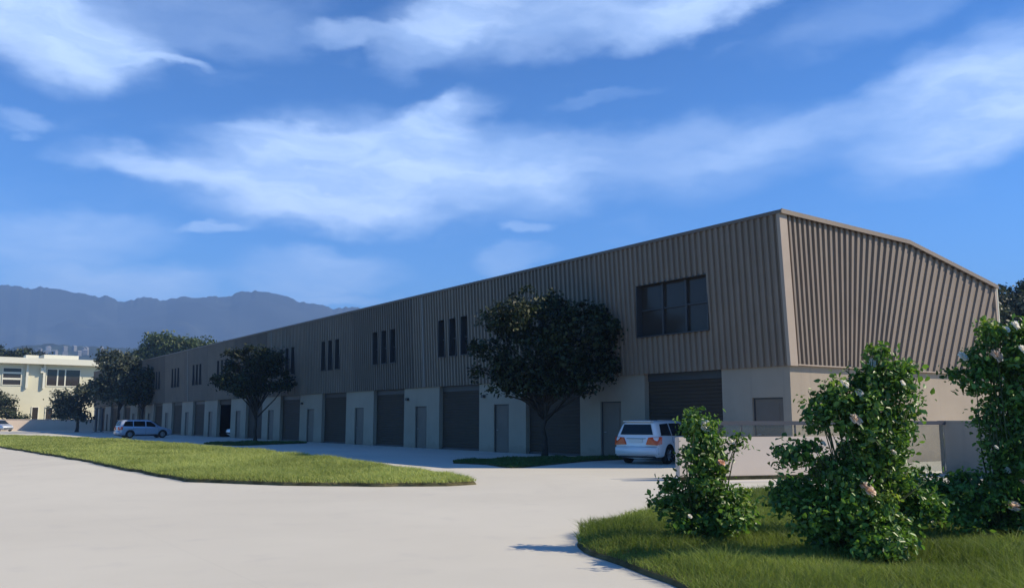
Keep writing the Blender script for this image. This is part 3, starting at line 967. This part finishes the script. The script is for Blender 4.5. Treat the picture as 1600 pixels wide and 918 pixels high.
px_tree('broad_tree', 255, 170, [(262, 545, 30, 22), (235, 555, 28, 20), (290, 548, 26, 18), (270, 533, 22, 13), (245, 538, 16, 14), (215, 565, 20, 22)], 8000, 0.62, M['leaf_mid'],
        'broad green tree rising behind the far end of the roof', GB, 41, 0.3, spread=1.3)
px_tree('broad_tree', 325, 185, [(320, 548, 24, 18), (345, 552, 18, 14), (300, 552, 18, 16)], 5000, 0.62, M['leaf_mid'],
        'yellowish green tree just showing above the roof, right of the broad one', GB, 42, 0.3, spread=1.3)
GR = 'trees behind the right end of the building'
px_tree('broad_tree', 1570, 62, [(1565, 490, 34, 40), (1590, 480, 30, 36), (1610, 500, 30, 50), (1555, 525, 30, 40), (1590, 540, 40, 50), (1562, 455, 8, 12), (1575, 600, 36, 40)], 12000, 0.3, M['leaf_grey'],
        'grey-green tree beyond the right end of the building', GR, 51, 0.25, spread=0.6)
px_tree('broad_tree', 1600, 75, [(1588, 458, 14, 22), (1610, 460, 22, 26), (1575, 460, 10, 14), (1625, 500, 30, 60), (1600, 520, 40, 50), (1620, 590, 36, 44)], 9000, 0.34, M['leaf_dark'],
        'darker taller tree standing behind the grey-green one at right', GR, 52, 0.25, spread=0.5)
GC = 'trees round the cream building'
px_tree('broad_tree', 20, 190, [(18, 562, 30, 18), (45, 560, 24, 14), (-10, 558, 26, 18)], 5000, 0.7, M['leaf_dark'], 'dark tree behind the cream building roof at left', GC, 61, 0.3, spread=1.5)
hd = px_tree('shrub', 14, 131, [(5, 640, 22, 16), (20, 650, 22, 10), (-15, 640, 24, 22), (38, 654, 14, 6)], 4000, 0.34, M['leaf_dark'], 'dark green shrub beside the cream building, by the parked car', None, 62, 0.12, spread=0.6, cat='shrub')


# ---------------------------------------------------------------- rose bushes
def petal_bloom(seed, s=1.0):
    r = random.Random(seed)
    bm = bmesh.new()
    for (n, rad, h, tilt) in ((4, 0.012, 0.040, 8), (5, 0.024, 0.042, 25), (6, 0.036, 0.038, 48), (7, 0.046, 0.030, 72)):
        for i in range(n):
            a = 2 * math.pi * i / n + r.uniform(-.25, .25) + n
            ti = R(tilt + r.uniform(-8, 8)); L = h * r.uniform(0.9, 1.15) * s; w = L * 0.62
            o = Vector((math.cos(a), math.sin(a), 0)); sd = Vector((-math.sin(a), math.cos(a), 0))
            rows = []
            for j, (t, ww) in enumerate(((0, .35), (.45, .95), (.8, 1.0), (1.0, .55))):
                bend = ti + (t * t) * 0.5
                p = o * (rad * 0.35 * s + L * t * math.sin(bend)) + Vector((0, 0, L * t * math.cos(bend) - 0.01 * s))
                cup = 0.22 * w
                rows.append([bm.verts.new(p + sd * (k * w * ww) - o * (abs(k) * cup * (1 - t * .5)) * (-1)) for k in (-1, 0, 1)])
            for j in range(3):
                for k in range(2): bm.faces.new((rows[j][k], rows[j][k + 1], rows[j + 1][k + 1], rows[j + 1][k]))
    return bm


def rose_bush(base, blobs_px, depth, n, blooms, young, label, seed, size=0.068, cl=10):
    base = Vector(base)
    t = empty('rose_bush', base)
    tag(t, label, 'rose bush', 'rose bushes on the grass bed')
    k = depth / 1390
    rr = random.Random(seed)
    bl = []
    for (x, y, rx, rz, dd) in blobs_px:
        q = at(x, y, depth) - base
        bl.append(((q.x, q.y + dd, q.z), (rx * k, rx * k * 0.85, rz * k)))
    bm = bmesh.new()
    for (c, rd) in bl:
        for j in range(3):
            e = Vector(c) + Vector((rr.uniform(-.8, .8) * rd[0], rr.uniform(-.8, .8) * rd[1], rr.uniform(0.2, 0.95) * rd[2]))
            s = Vector((rr.uniform(-.15, .15), rr.uniform(-.15, .15), 0.0))
            m1 = s.lerp(e, 0.45) + Vector((rr.uniform(-.08, .08), rr.uniform(-.08, .08), 0.12))
            tube(bm, [s, m1, e], [0.014, 0.01, 0.004], 5)
    obj('canes', bm, M['cane'], t, smooth=True)
    bl = lobes(bl, 2, seed, 0.45)
    lm = crown_mesh('leaves', bl, n, size, seed, cl, 0.15, 0.2, fold=True, up=0.35)
    link('leaves', lm, M['leaf_rose'], t)
    tree_ = BVHTree.FromPolygons([v.co for v in lm.vertices], [p_.vertices for p_ in lm.polygons])

    def on_leaves(x, y, lift):      # where the line of sight first meets the foliage
        d = pix_dir(x, y)
        for dx, dy in ((0, 0), (3, 0), (-3, 0), (0, 4), (5, 3), (-5, 3), (0, 8)):
            d = pix_dir(x + dx, y + dy)
            h = tree_.ray_cast(EYEV - base, d)[0]
            if h is not None and h.length < 4: return h - d * lift
        return at(x, y, depth) - base
    yb = []
    for (x, y, r_) in young:
        q = on_leaves(x, y, 0.02)
        yb.append(((q.x, q.y, q.z), (r_ * k, r_ * k, r_ * k)))
    if yb: link('young_leaves', crown_mesh('young_leaves', yb, 26 * len(yb), size * 0.85, seed + 3, 8, 0.07, 0.1, fold=True), M['leaf_new'], t)
    for i, (x, y, s, mt) in enumerate(blooms):
        q = on_leaves(x, y, 0.06)
        o = obj('rose_bloom', petal_bloom(seed * 31 + i, s * 1.4), M[mt], t, smooth=True)
        o.location = q
        face = (EYEV - base - q).normalized() * 0.7 + SUN * 1.1 + Vector((rr.uniform(-.5, .5), rr.uniform(-.3, .3), rr.uniform(0, .6)))
        o.rotation_euler = face.to_track_quat('Z', 'Y').to_euler()
    return t


rose_bush(ground_at(1097, 856), [(1100, 690, 44, 34, 0), (1085, 718, 34, 28, -.1), (1118, 720, 28, 30, .1), (1100, 760, 44, 30, 0), (1065, 772, 30, 22, .1), (1130, 775, 34, 30, -.1), (1055, 785, 22, 16, 0),
                                 (1100, 805, 56, 36, 0), (1140, 815, 32, 30, .1), (1075, 815, 34, 28, -.1), (1150, 690, 12, 8, 0), (1095, 842, 48, 18, 0)], 10.95, 8000,
          [(1103, 664, 1.15, 'petal_white'), (1127, 722, 0.7, 'bud'), (1141, 690, 0.5, 'petal_white'), (1078, 806, 0.45, 'petal_white')],
          [(1083, 672, 9), (1112, 663, 8), (1150, 690, 8), (1165, 770, 12), (1160, 790, 12), (1146, 700, 6), (1136, 826, 9), (1127, 735, 7)],
          'smaller rose bush at the left, before the white estate car', 71)
rose_bush(ground_at(1352, 880), [(1365, 610, 50, 50, 0), (1385, 575, 34, 24, .1), (1345, 600, 24, 30, 0), (1410, 610, 28, 36, -.1), (1300, 630, 44, 34, .1), (1280, 660, 30, 26, 0), (1330, 660, 54, 44, -.1), (1400, 665, 40, 44, 0),
                                 (1240, 705, 34, 18, .1), (1270, 700, 20, 14, 0), (1350, 715, 66, 40, 0), (1310, 740, 50, 34, .1), (1400, 740, 48, 40, .15), (1250, 770, 48, 26, .2), (1220, 785, 24, 18, 0), (1330, 780, 80, 44, -.1),
                                 (1430, 780, 46, 32, .1), (1465, 800, 34, 36, .1), (1380, 830, 70, 44, 0), (1300, 820, 50, 36, .1), (1345, 865, 60, 26, 0), (1372, 552, 16, 14, 0), (1415, 580, 14, 20, 0)], 9.75, 19000,
          [(1363, 566, 0.75, 'petal_white'), (1317, 598, 0.8, 'petal_white'), (1338, 655, 1.05, 'petal'), (1359, 763, 1.25, 'petal'), (1343, 613, 0.7, 'petal_white'), (1396, 706, 0.55, 'petal_white'),
           (1290, 692, 0.45, 'petal_white'), (1411, 598, 0.5, 'petal_white'), (1286, 790, 0.5, 'petal_white')],
          [(1360, 545, 10), (1392, 545, 9), (1415, 575, 9), (1310, 590, 9), (1388, 625, 10), (1350, 712, 12), (1410, 690, 10), (1216, 682, 9), (1302, 833, 8), (1408, 745, 10), (1430, 650, 7), (1385, 780, 12), (1254, 627, 6), (1268, 770, 9)],
          'tall middle rose bush with pale pink blooms, before the end wall', 72)
rose_bush(ground_at(1575, 850), [(1560, 525, 34, 26, 0), (1540, 560, 42, 34, .1), (1590, 560, 50, 44, -.1), (1525, 598, 46, 26, 0), (1580, 620, 56, 50, 0), (1545, 660, 34, 40, .1), (1600, 690, 60, 50, 0), (1560, 720, 40, 40, -.1),
                                 (1530, 775, 50, 36, .1), (1600, 780, 70, 60, 0), (1560, 830, 56, 40, 0), (1480, 765, 40, 26, .3), (1450, 755, 40, 22, .5), (1520, 752, 40, 26, .3), (1515, 800, 50, 36, .1), (1470, 800, 34, 28, .3), (1640, 600, 60, 90, 0), (1650, 750, 60, 90, 0), (1540, 520, 14, 12, 0), (1590, 512, 22, 14, 0)], 11.3, 21000,
          [(1558, 551, 1.25, 'petal'), (1505, 556, 1.0, 'petal_white'), (1587, 508, 0.95, 'petal_white'), (1572, 514, 0.7, 'petal_white'), (1598, 545, 0.8, 'petal_white'), (1557, 668, 0.55, 'petal_white'), (1557, 698, 0.45, 'petal_white'),
           (1583, 789, 1.2, 'petal'), (1575, 734, 0.6, 'petal_white'), (1598, 752, 0.7, 'petal')],
          [(1543, 505, 10), (1553, 512, 8), (1550, 577, 10), (1565, 580, 10), (1590, 600, 10), (1520, 660, 6), (1500, 745, 8), (1512, 780, 12), (1570, 655, 8)],
          'largest rose bush at the right with pink and white blooms', 73)

# ---------------------------------------------------------------- cars
def car_proto(name, paint, estate=True):
    """+X is the nose, wheels on z=0, origin on the ground at the middle"""
    t = empty(name, (0, 0, 0))
    L = 4.35
    # station: x, half width, sill z, belt z, roof z, roof half width
    if estate:
        st = [(-2.16, 0.74, 0.34, 0.86, 0.90, 0.70), (-2.12, 0.82, 0.27, 0.93, 1.0, 0.72), (-2.02, 0.86, 0.25, 0.97, 1.40, 0.60), (-1.86, 0.875, 0.24, 0.97, 1.485, 0.61), (-1.2, 0.885, 0.23, 0.955, 1.52, 0.635), (-0.3, 0.89, 0.23, 0.94, 1.53, 0.645),
              (0.35, 0.89, 0.23, 0.925, 1.47, 0.62), (0.75, 0.885, 0.23, 0.915, 1.25, 0.64), (1.12, 0.88, 0.23, 0.905, 0.985, 0.7), (1.5, 0.865, 0.23, 0.85, 0.9, 0.68), (1.9, 0.82, 0.24, 0.74, 0.79, 0.62), (2.1, 0.74, 0.28, 0.64, 0.69, 0.55), (2.17, 0.62, 0.36, 0.55, 0.58, 0.48)]
    bm = bmesh.new()
    rows = []
    for (x, w, sl_, be, ro, rw) in st:
        half = [(w * 0.86, sl_), (w * 0.97, sl_ + 0.07), (w, (sl_ + be) / 2), (w * 0.985, be - 0.07), (w * 0.955, be), (rw + 0.03, max(ro - 0.07, be + 0.01)), (rw - 0.05, ro - 0.015), (rw * 0.5, ro + 0.008), (0, ro + 0.012)]
        ring = [(x, -y, z) for y, z in half] + [(x, y, z) for y, z in reversed(half[:-1])]
        rows.append([bm.verts.new(c) for c in ring])
    k = len(rows[0])
    for a, b in zip(rows, rows[1:]):
        for i in range(k - 1): bm.faces.new((a[i], b[i], b[i + 1], a[i + 1]))
        bm.faces.new((a[k - 1], b[k - 1], b[0], a[0]))
    bm.faces.new(rows[0]); bm.faces.new(list(reversed(rows[-1])))
    bmesh.ops.recalc_face_normals(bm, faces=bm.faces)
    # real curvature: subdivide once with smoothing
    bmesh.ops.subdivide_edges(bm, edges=bm.edges[:], cuts=1, use_grid_fill=True, smooth=0.35)
    me = bpy.data.meshes.new('body'); bm.to_mesh(me); bm.free()
    body = link('body', me, paint, t)
    # wheel arches cut out
    WH = [(-1.33, 0.32), (1.33, 0.32)]
    cb = bmesh.new()
    for x, z in WH:
        for s in (-1, 1):
            m4 = Matrix.Translation((x, s * 0.83, z)) @ Matrix.Rotation(R(90), 4, 'X')
            bmesh.ops.create_cone(cb, cap_ends=True, segments=28, radius1=0.385, radius2=0.385, depth=0.46, matrix=m4)
    cme = bpy.data.meshes.new('arch_cutter'); cb.to_mesh(cme); cb.free()
    cme.materials.append(M['plastic'])
    cut_o = link('arch_cutter', cme)
    body.data.materials.append(M['plastic'])
    md = body.modifiers.new('b', 'BOOLEAN'); md.operation = 'DIFFERENCE'; md.object = cut_o; md.solver = 'EXACT'
    md.material_mode = 'TRANSFER'
    dg = bpy.context.evaluated_depsgraph_get()
    nm = bpy.data.meshes.new_from_object(body.evaluated_get(dg))
    body.modifiers.clear(); body.data = nm; nm.name = 'body'
    bpy.data.objects.remove(cut_o)
    for p_ in nm.polygons: p_.use_smooth = True
    try: nm.set_sharp_from_angle(angle=R(38))
    except Exception: pass
    # interpolate the body's own cross-section to lay panes and lamps on it
    sx = [s[0] for s in st]
    def sec(x, j): return float(np.interp(x, sx, [s[j] for s in st]))
    def side(x, f, s, out=0.006):   # f 0 belt .. 1 roof edge
        w, be, ro, rw = sec(x, 1), sec(x, 3), sec(x, 4), sec(x, 5)
        y0, z0 = w * 0.955, be; y1, z1 = rw + 0.03, max(ro - 0.07, be + 0.01)
        return Vector((x, s * (y0 + (y1 - y0) * f + out), z0 + (z1 - z0) * f))
    def strip(bm, top, bot):
        A = [bm.verts.new(p) for p in top]; B = [bm.verts.new(p) for p in bot]
        for i in range(len(A) - 1): bm.faces.new((A[i], A[i + 1], B[i + 1], B[i]))
    for s in (-1, 1):
        for (xa, xb, ta, tb_) in ((-1.9, -1.12, -1.72, -1.12), (-1.05, -0.12, -1.05, -0.12), (-0.04, 0.92, -0.04, 0.40)):
            b_ = bmesh.new(); n = 8
            strip(b_, [side(ta + (tb_ - ta) * i / n, 0.93, s, 0.022) for i in range(n + 1)], [side(xa + (xb - xa) * i / n, 0.07, s, 0.022) for i in range(n + 1)])
            bmesh.ops.solidify(b_, geom=b_.faces[:], thickness=0.006)
            obj('side_window', b_, M['car_glass'], t, smooth=False)
        # dark door seams and a handle
        b_ = bmesh.new()
        for x in (-1.08, -0.08, 0.98):
            w, be, s0 = sec(x, 1), sec(x, 3), sec(x, 2)
            pts = [Vector((x, s * (w * 0.955 + .012), be)), Vector((x, s * (w * 0.995 + .007), be - 0.15)), Vector((x, s * (w + .006), (s0 + be) / 2)), Vector((x, s * (w * .975 + .01), s0 + 0.09))]
            if x < -1: pts = pts[:2] + [Vector((x + .03, s * (w + .006), 0.74))]
            tube(b_, pts, 0.007, 5)
        obj('door_seam', b_, M['plastic'], t)
        for x in (-0.92, 0.08):
            b_ = bmesh.new(); w = sec(x, 1); bx(b_, x, x + 0.16, s * (w) - 0.01, s * (w) + 0.025, 0.80, 0.83); obj('door_handle', b_, paint, t)
        b_ = bmesh.new(); bmesh.ops.create_uvsphere(b_, u_segments=12, v_segments=8, radius=0.11, matrix=Matrix.Translation((0.72, s * 1.0, 1.0)) @ Matrix.Diagonal((0.6, 1.0, 0.7, 1)))
        obj('wing_mirror', b_, paint, t, smooth=True)
        b_ = bmesh.new()   # lower sill strip
        tube(b_, [(-0.92, s * 0.868, 0.27), (0.92, s * 0.868, 0.27)], 0.035, 8); obj('sill', b_, M['plastic'], t, smooth=True)
        b_ = bmesh.new(); tube(b_, [(-1.6, s * 0.56, 1.525), (0.1, s * 0.57, 1.54)], 0.016, 6); obj('roof_rail', b_, M['metal'], t, smooth=True)
    # rear window
    b_ = bmesh.new(); n = 8
    strip(b_, [Vector((-2.055 - 0.0, y * 0.52, 1.385)) for y in np.linspace(-1, 1, n + 1)], [Vector((-2.135, y * 0.64, 1.03)) for y in np.linspace(-1, 1, n + 1)])
    bmesh.ops.solidify(b_, geom=b_.faces[:], thickness=0.012); obj('rear_window', b_, M['car_glass'], t)
    # windscreen
    b_ = bmesh.new()
    strip(b_, [Vector((0.47, y * 0.56, 1.455)) for y in np.linspace(-1, 1, n + 1)], [Vector((1.16, y * 0.66, 1.0)) for y in np.linspace(-1, 1, n + 1)])
    bmesh.ops.solidify(b_, geom=b_.faces[:], thickness=-0.012); obj('windscreen', b_, M['car_glass'], t)
    # tail lamps wrap round the corner
    for s in (-1, 1):
        b_ = bmesh.new()
        q = [(-2.235, s * 0.40, 0.69), (-2.225, s * 0.50, 0.93), (-2.19, s * 0.86, 0.96), (-1.98, s * 0.925, 0.95), (-2.02, s * 0.93, 0.71), (-2.2, s * 0.84, 0.67)]
        top = [b_.verts.new(v) for v in q]; inn = [b_.verts.new((v[0] + 0.16, v[1] * 0.88, v[2])) for v in q]
        b_.faces.new(top); b_.faces.new(list(reversed(inn)))
        for i in range(6): b_.faces.new((top[i], inn[i], inn[(i + 1) % 6], top[(i + 1) % 6]))
        obj('tail_lamp', b_, M['tail'], t)
        b_ = bmesh.new(); bmesh.ops.create_uvsphere(b_, u_segments=14, v_segments=10, radius=0.16, matrix=Matrix.Translation((1.98, s * 0.6, 0.66)) @ Matrix.Diagonal((0.9, 1.15, 0.55, 1)))
        obj('headlight', b_, M['lamp'], t, smooth=True)
    b_ = bmesh.new(); bx(b_, -2.235, -2.0, -0.83, 0.83, 0.3, 0.64); bmesh.ops.bevel(b_, geom=b_.edges[:], offset=0.05, segments=3, affect='EDGES')
    obj('rear_bumper', b_, paint, t, smooth=True)
    b_ = bmesh.new(); bx(b_, -2.2, -2.0, -0.72, 0.72, 0.235, 0.297); bmesh.ops.bevel(b_, geom=b_.edges[:], offset=0.02, segments=2, affect='EDGES'); obj('bumper_trim', b_, M['plastic'], t)
    b_ = bmesh.new(); bx(b_, -2.2, -2.1, -0.26, 0.26, 0.76, 0.87); obj('number_plate', b_, M['plate'], t)
    b_ = bmesh.new(); bx(b_, -2.19, -2.08, -0.37, 0.37, 0.885, 0.912); obj('tailgate_trim', b_, M['metal'], t)
    b_ = bmesh.new(); bx(b_, -2.1, -1.86, -0.55, 0.55, 1.475, 1.5); bmesh.ops.bevel(b_, geom=b_.edges[:], offset=0.01, segments=2, affect='EDGES'); obj('roof_spoiler', b_, paint, t)
    b_ = bmesh.new(); bx(b_, 2.1, 2.2, -0.6, 0.6, 0.3, 0.45); bmesh.ops.bevel(b_, geom=b_.edges[:], offset=0.03, segments=2, affect='EDGES'); obj('front_grille', b_, M['plastic'], t)
    b_ = bmesh.new(); bx(b_, -1.9, 1.9, -0.68, 0.68, 0.2, 0.3); obj('underbody', b_, M['plastic'], t)
    # wheels
    for x, z in WH:
        for s in (-1, 1):
            b_ = bmesh.new()
            prof = [(0.2, -0.1), (0.29, -0.105), (0.318, -0.08), (0.32, 0.0), (0.318, 0.08), (0.29, 0.105), (0.2, 0.1)]
            sg = 28; rings = [[b_.verts.new((x + r_ * math.cos(2 * math.pi * i / sg), s * 0.765 + y, z + r_ * math.sin(2 * math.pi * i / sg))) for i in range(sg)] for r_, y in prof]
            for a, b in zip(rings, rings[1:] + rings[:1]):
                for i in range(sg): b_.faces.new((a[i], a[(i + 1) % sg], b[(i + 1) % sg], b[i]))
            w_ = obj('wheel', b_, M['rubber'], t, smooth=True)
            b_ = bmesh.new()
            for i in range(7):
                a = 2 * math.pi * i / 7; c, sn = math.cos(a), math.sin(a)
                tube(b_, [(x, s * 0.845, z), (x + c * 0.195, s * 0.855, z + sn * 0.195)], [0.03, 0.022], 6)
            bmesh.ops.create_cone(b_, cap_ends=True, segments=24, radius1=0.2, radius2=0.2, depth=0.02, matrix=Matrix.Translation((x, s * 0.80, z)) @ Matrix.Rotation(R(90), 4, 'X'))
            bmesh.ops.create_cone(b_, cap_ends=True, segments=12, radius1=0.05, radius2=0.04, depth=0.06, matrix=Matrix.Translation((x, s * 0.84, z)) @ Matrix.Rotation(R(90), 4, 'X'))
            obj('rim', b_, M['rim'], w_)
    return t


def swap_paint(o, old, new):
    for ch in o.children:
        if ch.type == 'MESH' and any(s.material == old for s in ch.material_slots):
            ch.data = ch.data.copy()
            for i, mm in enumerate(ch.data.materials):
                if mm == old: ch.data.materials[i] = new
        swap_paint(ch, old, new)


GCAR = 'cars parked at the building'
car = car_proto('parked_car', M['paint_white'])
def place(o, loc, heading, label):
    o.location = loc; o.rotation_euler = (0, 0, R(90 - heading)); tag(o, label, 'car', GCAR); return o

hv = Vector((math.sin(R(36)), math.cos(R(36)), 0))
rear_mid = (ground_at(985, 722.5) + ground_at(1040, 724.5)) / 2
place(car, rear_mid + hv * 1.33, 36, 'white estate car with orange-red tail lamps parked behind the left rose bush')
c2 = copy_tree(car); swap_paint(c2, M['paint_white'], M['paint_silver'])
place(c2, ground_at(224, 683.6), 52, 'silver-blue estate car parked nose-in at the far bays')
c3 = copy_tree(car)
yc = rollers[7]
wp = HM @ Vector((2.4, yc[0] + 1.25, 0))
place(c3, wp, 55 + 180, 'white car standing inside the open dark bay')
c4 = copy_tree(car); swap_paint(c4, M['paint_white'], M['paint_silver'])
place(c4, ground_at(-3, 673.3), 118, 'silver-blue car cut off by the left picture edge, before the cream building')

# ---------------------------------------------------------------- cream building and garden wall at left
nrm_az = math.atan2(0.62, -0.78)
cb_c = at(75, 655, 138); cb_c.z = 0
cb_d = Vector((0.78, 0.62, 0))
cr = empty('cream_building', cb_c, math.atan2(cb_d.y, cb_d.x))     # local x along the front, local -y towards the yard
tag(cr, 'cream two-storey flat-roofed building with white eaves at far left', 'building')
kk = 138 / 1390
WX = [(-65, 31), (31, 31)]
bm = bmesh.new(); bx(bm, -13, 10.5, 0, 14, 0, 10.0); obj('wall', bm, M['cream'], cr)
bm = bmesh.new(); bx(bm, -14, 11.4, -1.5, 15, 10.003, 10.9); obj('roof', bm, M['cream_white'], cr)
bm = bmesh.new(); bx(bm, -0.8, 4.2, 2, 7, 10.903, 11.7); rp = obj('roof_plant', bm, M['cream_white'], cr)
bm = bmesh.new(); bx(bm, -3.2, -1.4, 3, 5, 10.903, 11.6); obj('roof_plant', bm, M['cream_white'], cr)
def cwin(x0, x1, z0, z1, bars, shutters=False):
    bm = bmesh.new()
    for a in ((x0 - .12, x1 + .12, z0 - .12, z0), (x0 - .12, x1 + .12, z1, z1 + .12), (x0 - .12, x0, z0, z1), (x1, x1 + .12, z0, z1)): bx(bm, a[0], a[1], -0.1, 0.04, a[2], a[3])
    w = obj('window', bm, M['cream_white'], cr)
    bm = bmesh.new(); bx(bm, x0, x1, -0.02, -0.005, z0, z1); obj('pane', bm, M['glass'], w)
    bm = bmesh.new()
    for b in bars: bx(bm, b - .09, b + .09, -0.09, -0.025, z0 + .003, z1 - .003)
    if shutters:
        for z in (z0 + (z1 - z0) * .36, z0 + (z1 - z0) * .72): bx(bm, x0 + .003, x1 - .003, -0.08, -0.022, z - .14, z + .14)
    if bm.verts: obj('mullion', bm, M['cream_white'], w)
    else: bm.free()
cwin(-6.6, -4.2, 6.8, 9.3, [], True)
cwin(-0.6, 4.1, 6.8, 9.3, [0.9, 2.0])
cwin(-5.5, -4.4, 1.2, 3.4, []); cwin(-2.3, -1.5, 1.2, 3.4, []); cwin(-0.4, 0.5, 1.2, 3.4, []); cwin(-10.5, -8.3, 6.8, 9.3, [-9.4])
cwin(6.5, 8.8, 6.8, 9.3, [7.6])
for x in (-3.4, -1.05):
    bm = bmesh.new(); bx(bm, x - .16, x + .16, -0.45, -0.11, 6.3, 10.0); obj('pilaster', bm, M['cream_white'], cr)
bm = bmesh.new(); bx(bm, -1.6, -1.22, -0.6, -0.12, 8.7, 9.5); obj('wall_lamp', bm, M['cream_white'], cr)

gw_c = at(40, 655, 127); gw_c.z = 0
gw = empty('garden_wall', gw_c, math.atan2(cb_d.y, cb_d.x))
tag(gw, 'long low pinkish garden wall before the cream building', 'wall')
bm = bmesh.new(); bx(bm, -16, 10.5, 0, 0.25, 0, 1.5); obj('wall_panel', bm, M['white_wall'], gw)
bm = bmesh.new(); bx(bm, -16.05, 10.55, -0.05, 0.3, 1.503, 1.6); obj('coping', bm, M['white_wall'], gw)
# posts of a carport-like row at the far end of the building
for i, px in enumerate((149, 158)):
    q = ground_at(px, 674.5)
    bm = bmesh.new(); tube(bm, [(0, 0, 0), (0, 0, 2.9)], 0.14, 8); bx(bm, -0.25, 0.25, -0.25, 0.25, 2.9, 3.0); bx(bm, -.25, .25, -.25, .25, 0, .06)
    o = obj('bollard_post', bm, M['rail']); o.location = q
    tag(o, ('dark slim post at the far end of the front, farther left', 'dark slim post at the far end of the front, nearer the silver-blue car')[i], 'post', 'posts at the far end')

# ---------------------------------------------------------------- far land: hills, town, mountains
def ridge(name, prof, dist, base_w, mat, seed, rough, nx=700, ny=40):
    """a real mountain range: ridge height along azimuth, spurs and gullies falling towards and away from the viewer"""
    xs = np.array([p[0] for p in prof], float); ys = np.array([p[1] for p in prof], float)
    X = np.linspace(xs[0], xs[-1], nx)
    Y = np.interp(X, xs, ys)
    Xw = np.array([pix_dir(x, y).x / pix_dir(x, y).y for x, y in zip(X, Y)]) * dist
    Hh = np.array([EYE + pix_dir(x, y).z / pix_dir(x, y).y * dist for x, y in zip(X, Y)])
    q1 = np.stack([Xw, Xw * 0], 1)
    crest = rough * (vnoise(q1, base_w * 0.09, seed) - 0.5) * 0.9 + rough * (vnoise(q1, base_w * 0.035, seed + 1) - 0.5) * 1.1 + rough * (vnoise(q1, base_w * 0.016, seed + 9) - 0.5) * 0.8
    T = np.sign(np.linspace(-1, 1, ny)) * np.abs(np.linspace(-1, 1, ny)) ** 1.4
    rows = []
    for t in T:
        P = np.stack([Xw + 1000, np.full(nx, t * base_w + 5000)], 1)
        warp = (vnoise(P, base_w * 0.5, seed + 7) - 0.5) * base_w * 0.35
        Q = np.stack([P[:, 0] + warp + (P[:, 1] - 5000) * 0.5, P[:, 1] * 1.2], 1)
        sp = (vnoise(Q, base_w * 0.22, seed + 2) - 0.5) + 0.5 * (vnoise(Q, base_w * 0.1, seed + 3) - 0.5)
        env = abs(t) * (1 - abs(t)) * 1.1
        z = Hh * ((1 - abs(t)) ** 1.1 + sp * env) + crest * math.exp(-(t / 0.06) ** 2)
        if abs(t) > 0.999: z = z * 0 - 2
        rows.append(np.stack([Xw * (1 + t * base_w / dist), np.full(nx, dist + t * base_w), z], 1))
    v = np.array(rows).reshape(-1, 3)
    f = [(j * nx + i, j * nx + i + 1, (j + 1) * nx + i + 1, (j + 1) * nx + i) for j in range(ny - 1) for i in range(nx - 1)]
    o = link(name, mesh_np(name, v, np.array(f)), mat)
    for p_ in o.data.polygons: p_.use_smooth = True
    return tag(o, kind='structure')

prof = [(-400, 470), (-300, 452), (-200, 460), (-100, 450), (-50, 452), (-20, 447), (0, 445), (15, 447), (30, 446), (48, 453), (62, 448), (78, 449), (110, 455), (135, 460), (160, 463), (185, 470), (215, 467), (240, 465),
        (262, 468), (280, 464), (310, 464), (340, 464), (360, 463), (375, 457), (392, 454), (412, 455), (440, 461), (470, 470), (500, 477), (530, 482), (560, 480), (620, 490), (700, 500), (800, 520), (900, 540), (1000, 580)]
ridge('mountains', prof, 3000, 700, M['mount'], 5, 7.0, ny=61)
hp = [(-300, 560), (-150, 552), (-40, 548), (0, 545), (40, 541), (80, 537), (120, 541), (160, 543), (220, 545), (300, 552), (420, 562), (600, 572), (900, 580), (1300, 585), (1700, 575), (2100, 565), (2500, 572), (3000, 560)]
ridge('hills', hp, 1500, 320, M['hill'], 8, 2.5, ny=21)
rr = random.Random(4)
for i in range(15):
    px = rr.uniform(40, 190); py = rr.uniform(543, 553)
    dep = 1500 - (py - 540) * 11 - 30
    q = at(px, py, dep)
    bm = bmesh.new(); w, d_, h = rr.uniform(5, 9), rr.uniform(5, 7), rr.uniform(2.5, 4)
    bx(bm, -w / 2, w / 2, -d_ / 2, d_ / 2, -4, h)
    hs_ = empty('hillside_house', q, rr.uniform(0, 3)); tag(hs_, 'tiny grey house on the far wooded hillside', 'house', 'houses on the far hillside')
    obj('wall', bm, M['hill_wall'] if rr.random() < .7 else M['metal'], hs_)
    bm = bmesh.new(); prism(bm, [(-w / 2 - .3, h), (w / 2 + .3, h), (0, h + 1.8)], 1, -d_ / 2 - .3, d_ / 2 + .3)
    obj('roof', bm, M['hill_wall'], hs_)

# ---------------------------------------------------------------- haze
HAZE = 3.1e-4
bm = bmesh.new(); bx(bm, -4200, 3000, -60, 4100, -3, 520)
hz = obj('haze', bm)
tag(hz, 'pale blue air between the yard and the mountains', 'haze', kind='stuff')
m = bpy.data.materials.new('haze_air'); m.use_nodes = True
m.node_tree.nodes.clear()
pvn = m.node_tree.nodes.new('ShaderNodeVolumePrincipled')
pvn.inputs['Color'].default_value = (0.34, 0.57, 1.0, 1)
pvn.inputs['Density'].default_value = HAZE
pvn.inputs['Anisotropy'].default_value = 0.0
mo = m.node_tree.nodes.new('ShaderNodeOutputMaterial')
m.node_tree.links.new(pvn.outputs[0], mo.inputs['Volume'])
hz.data.materials.append(m)
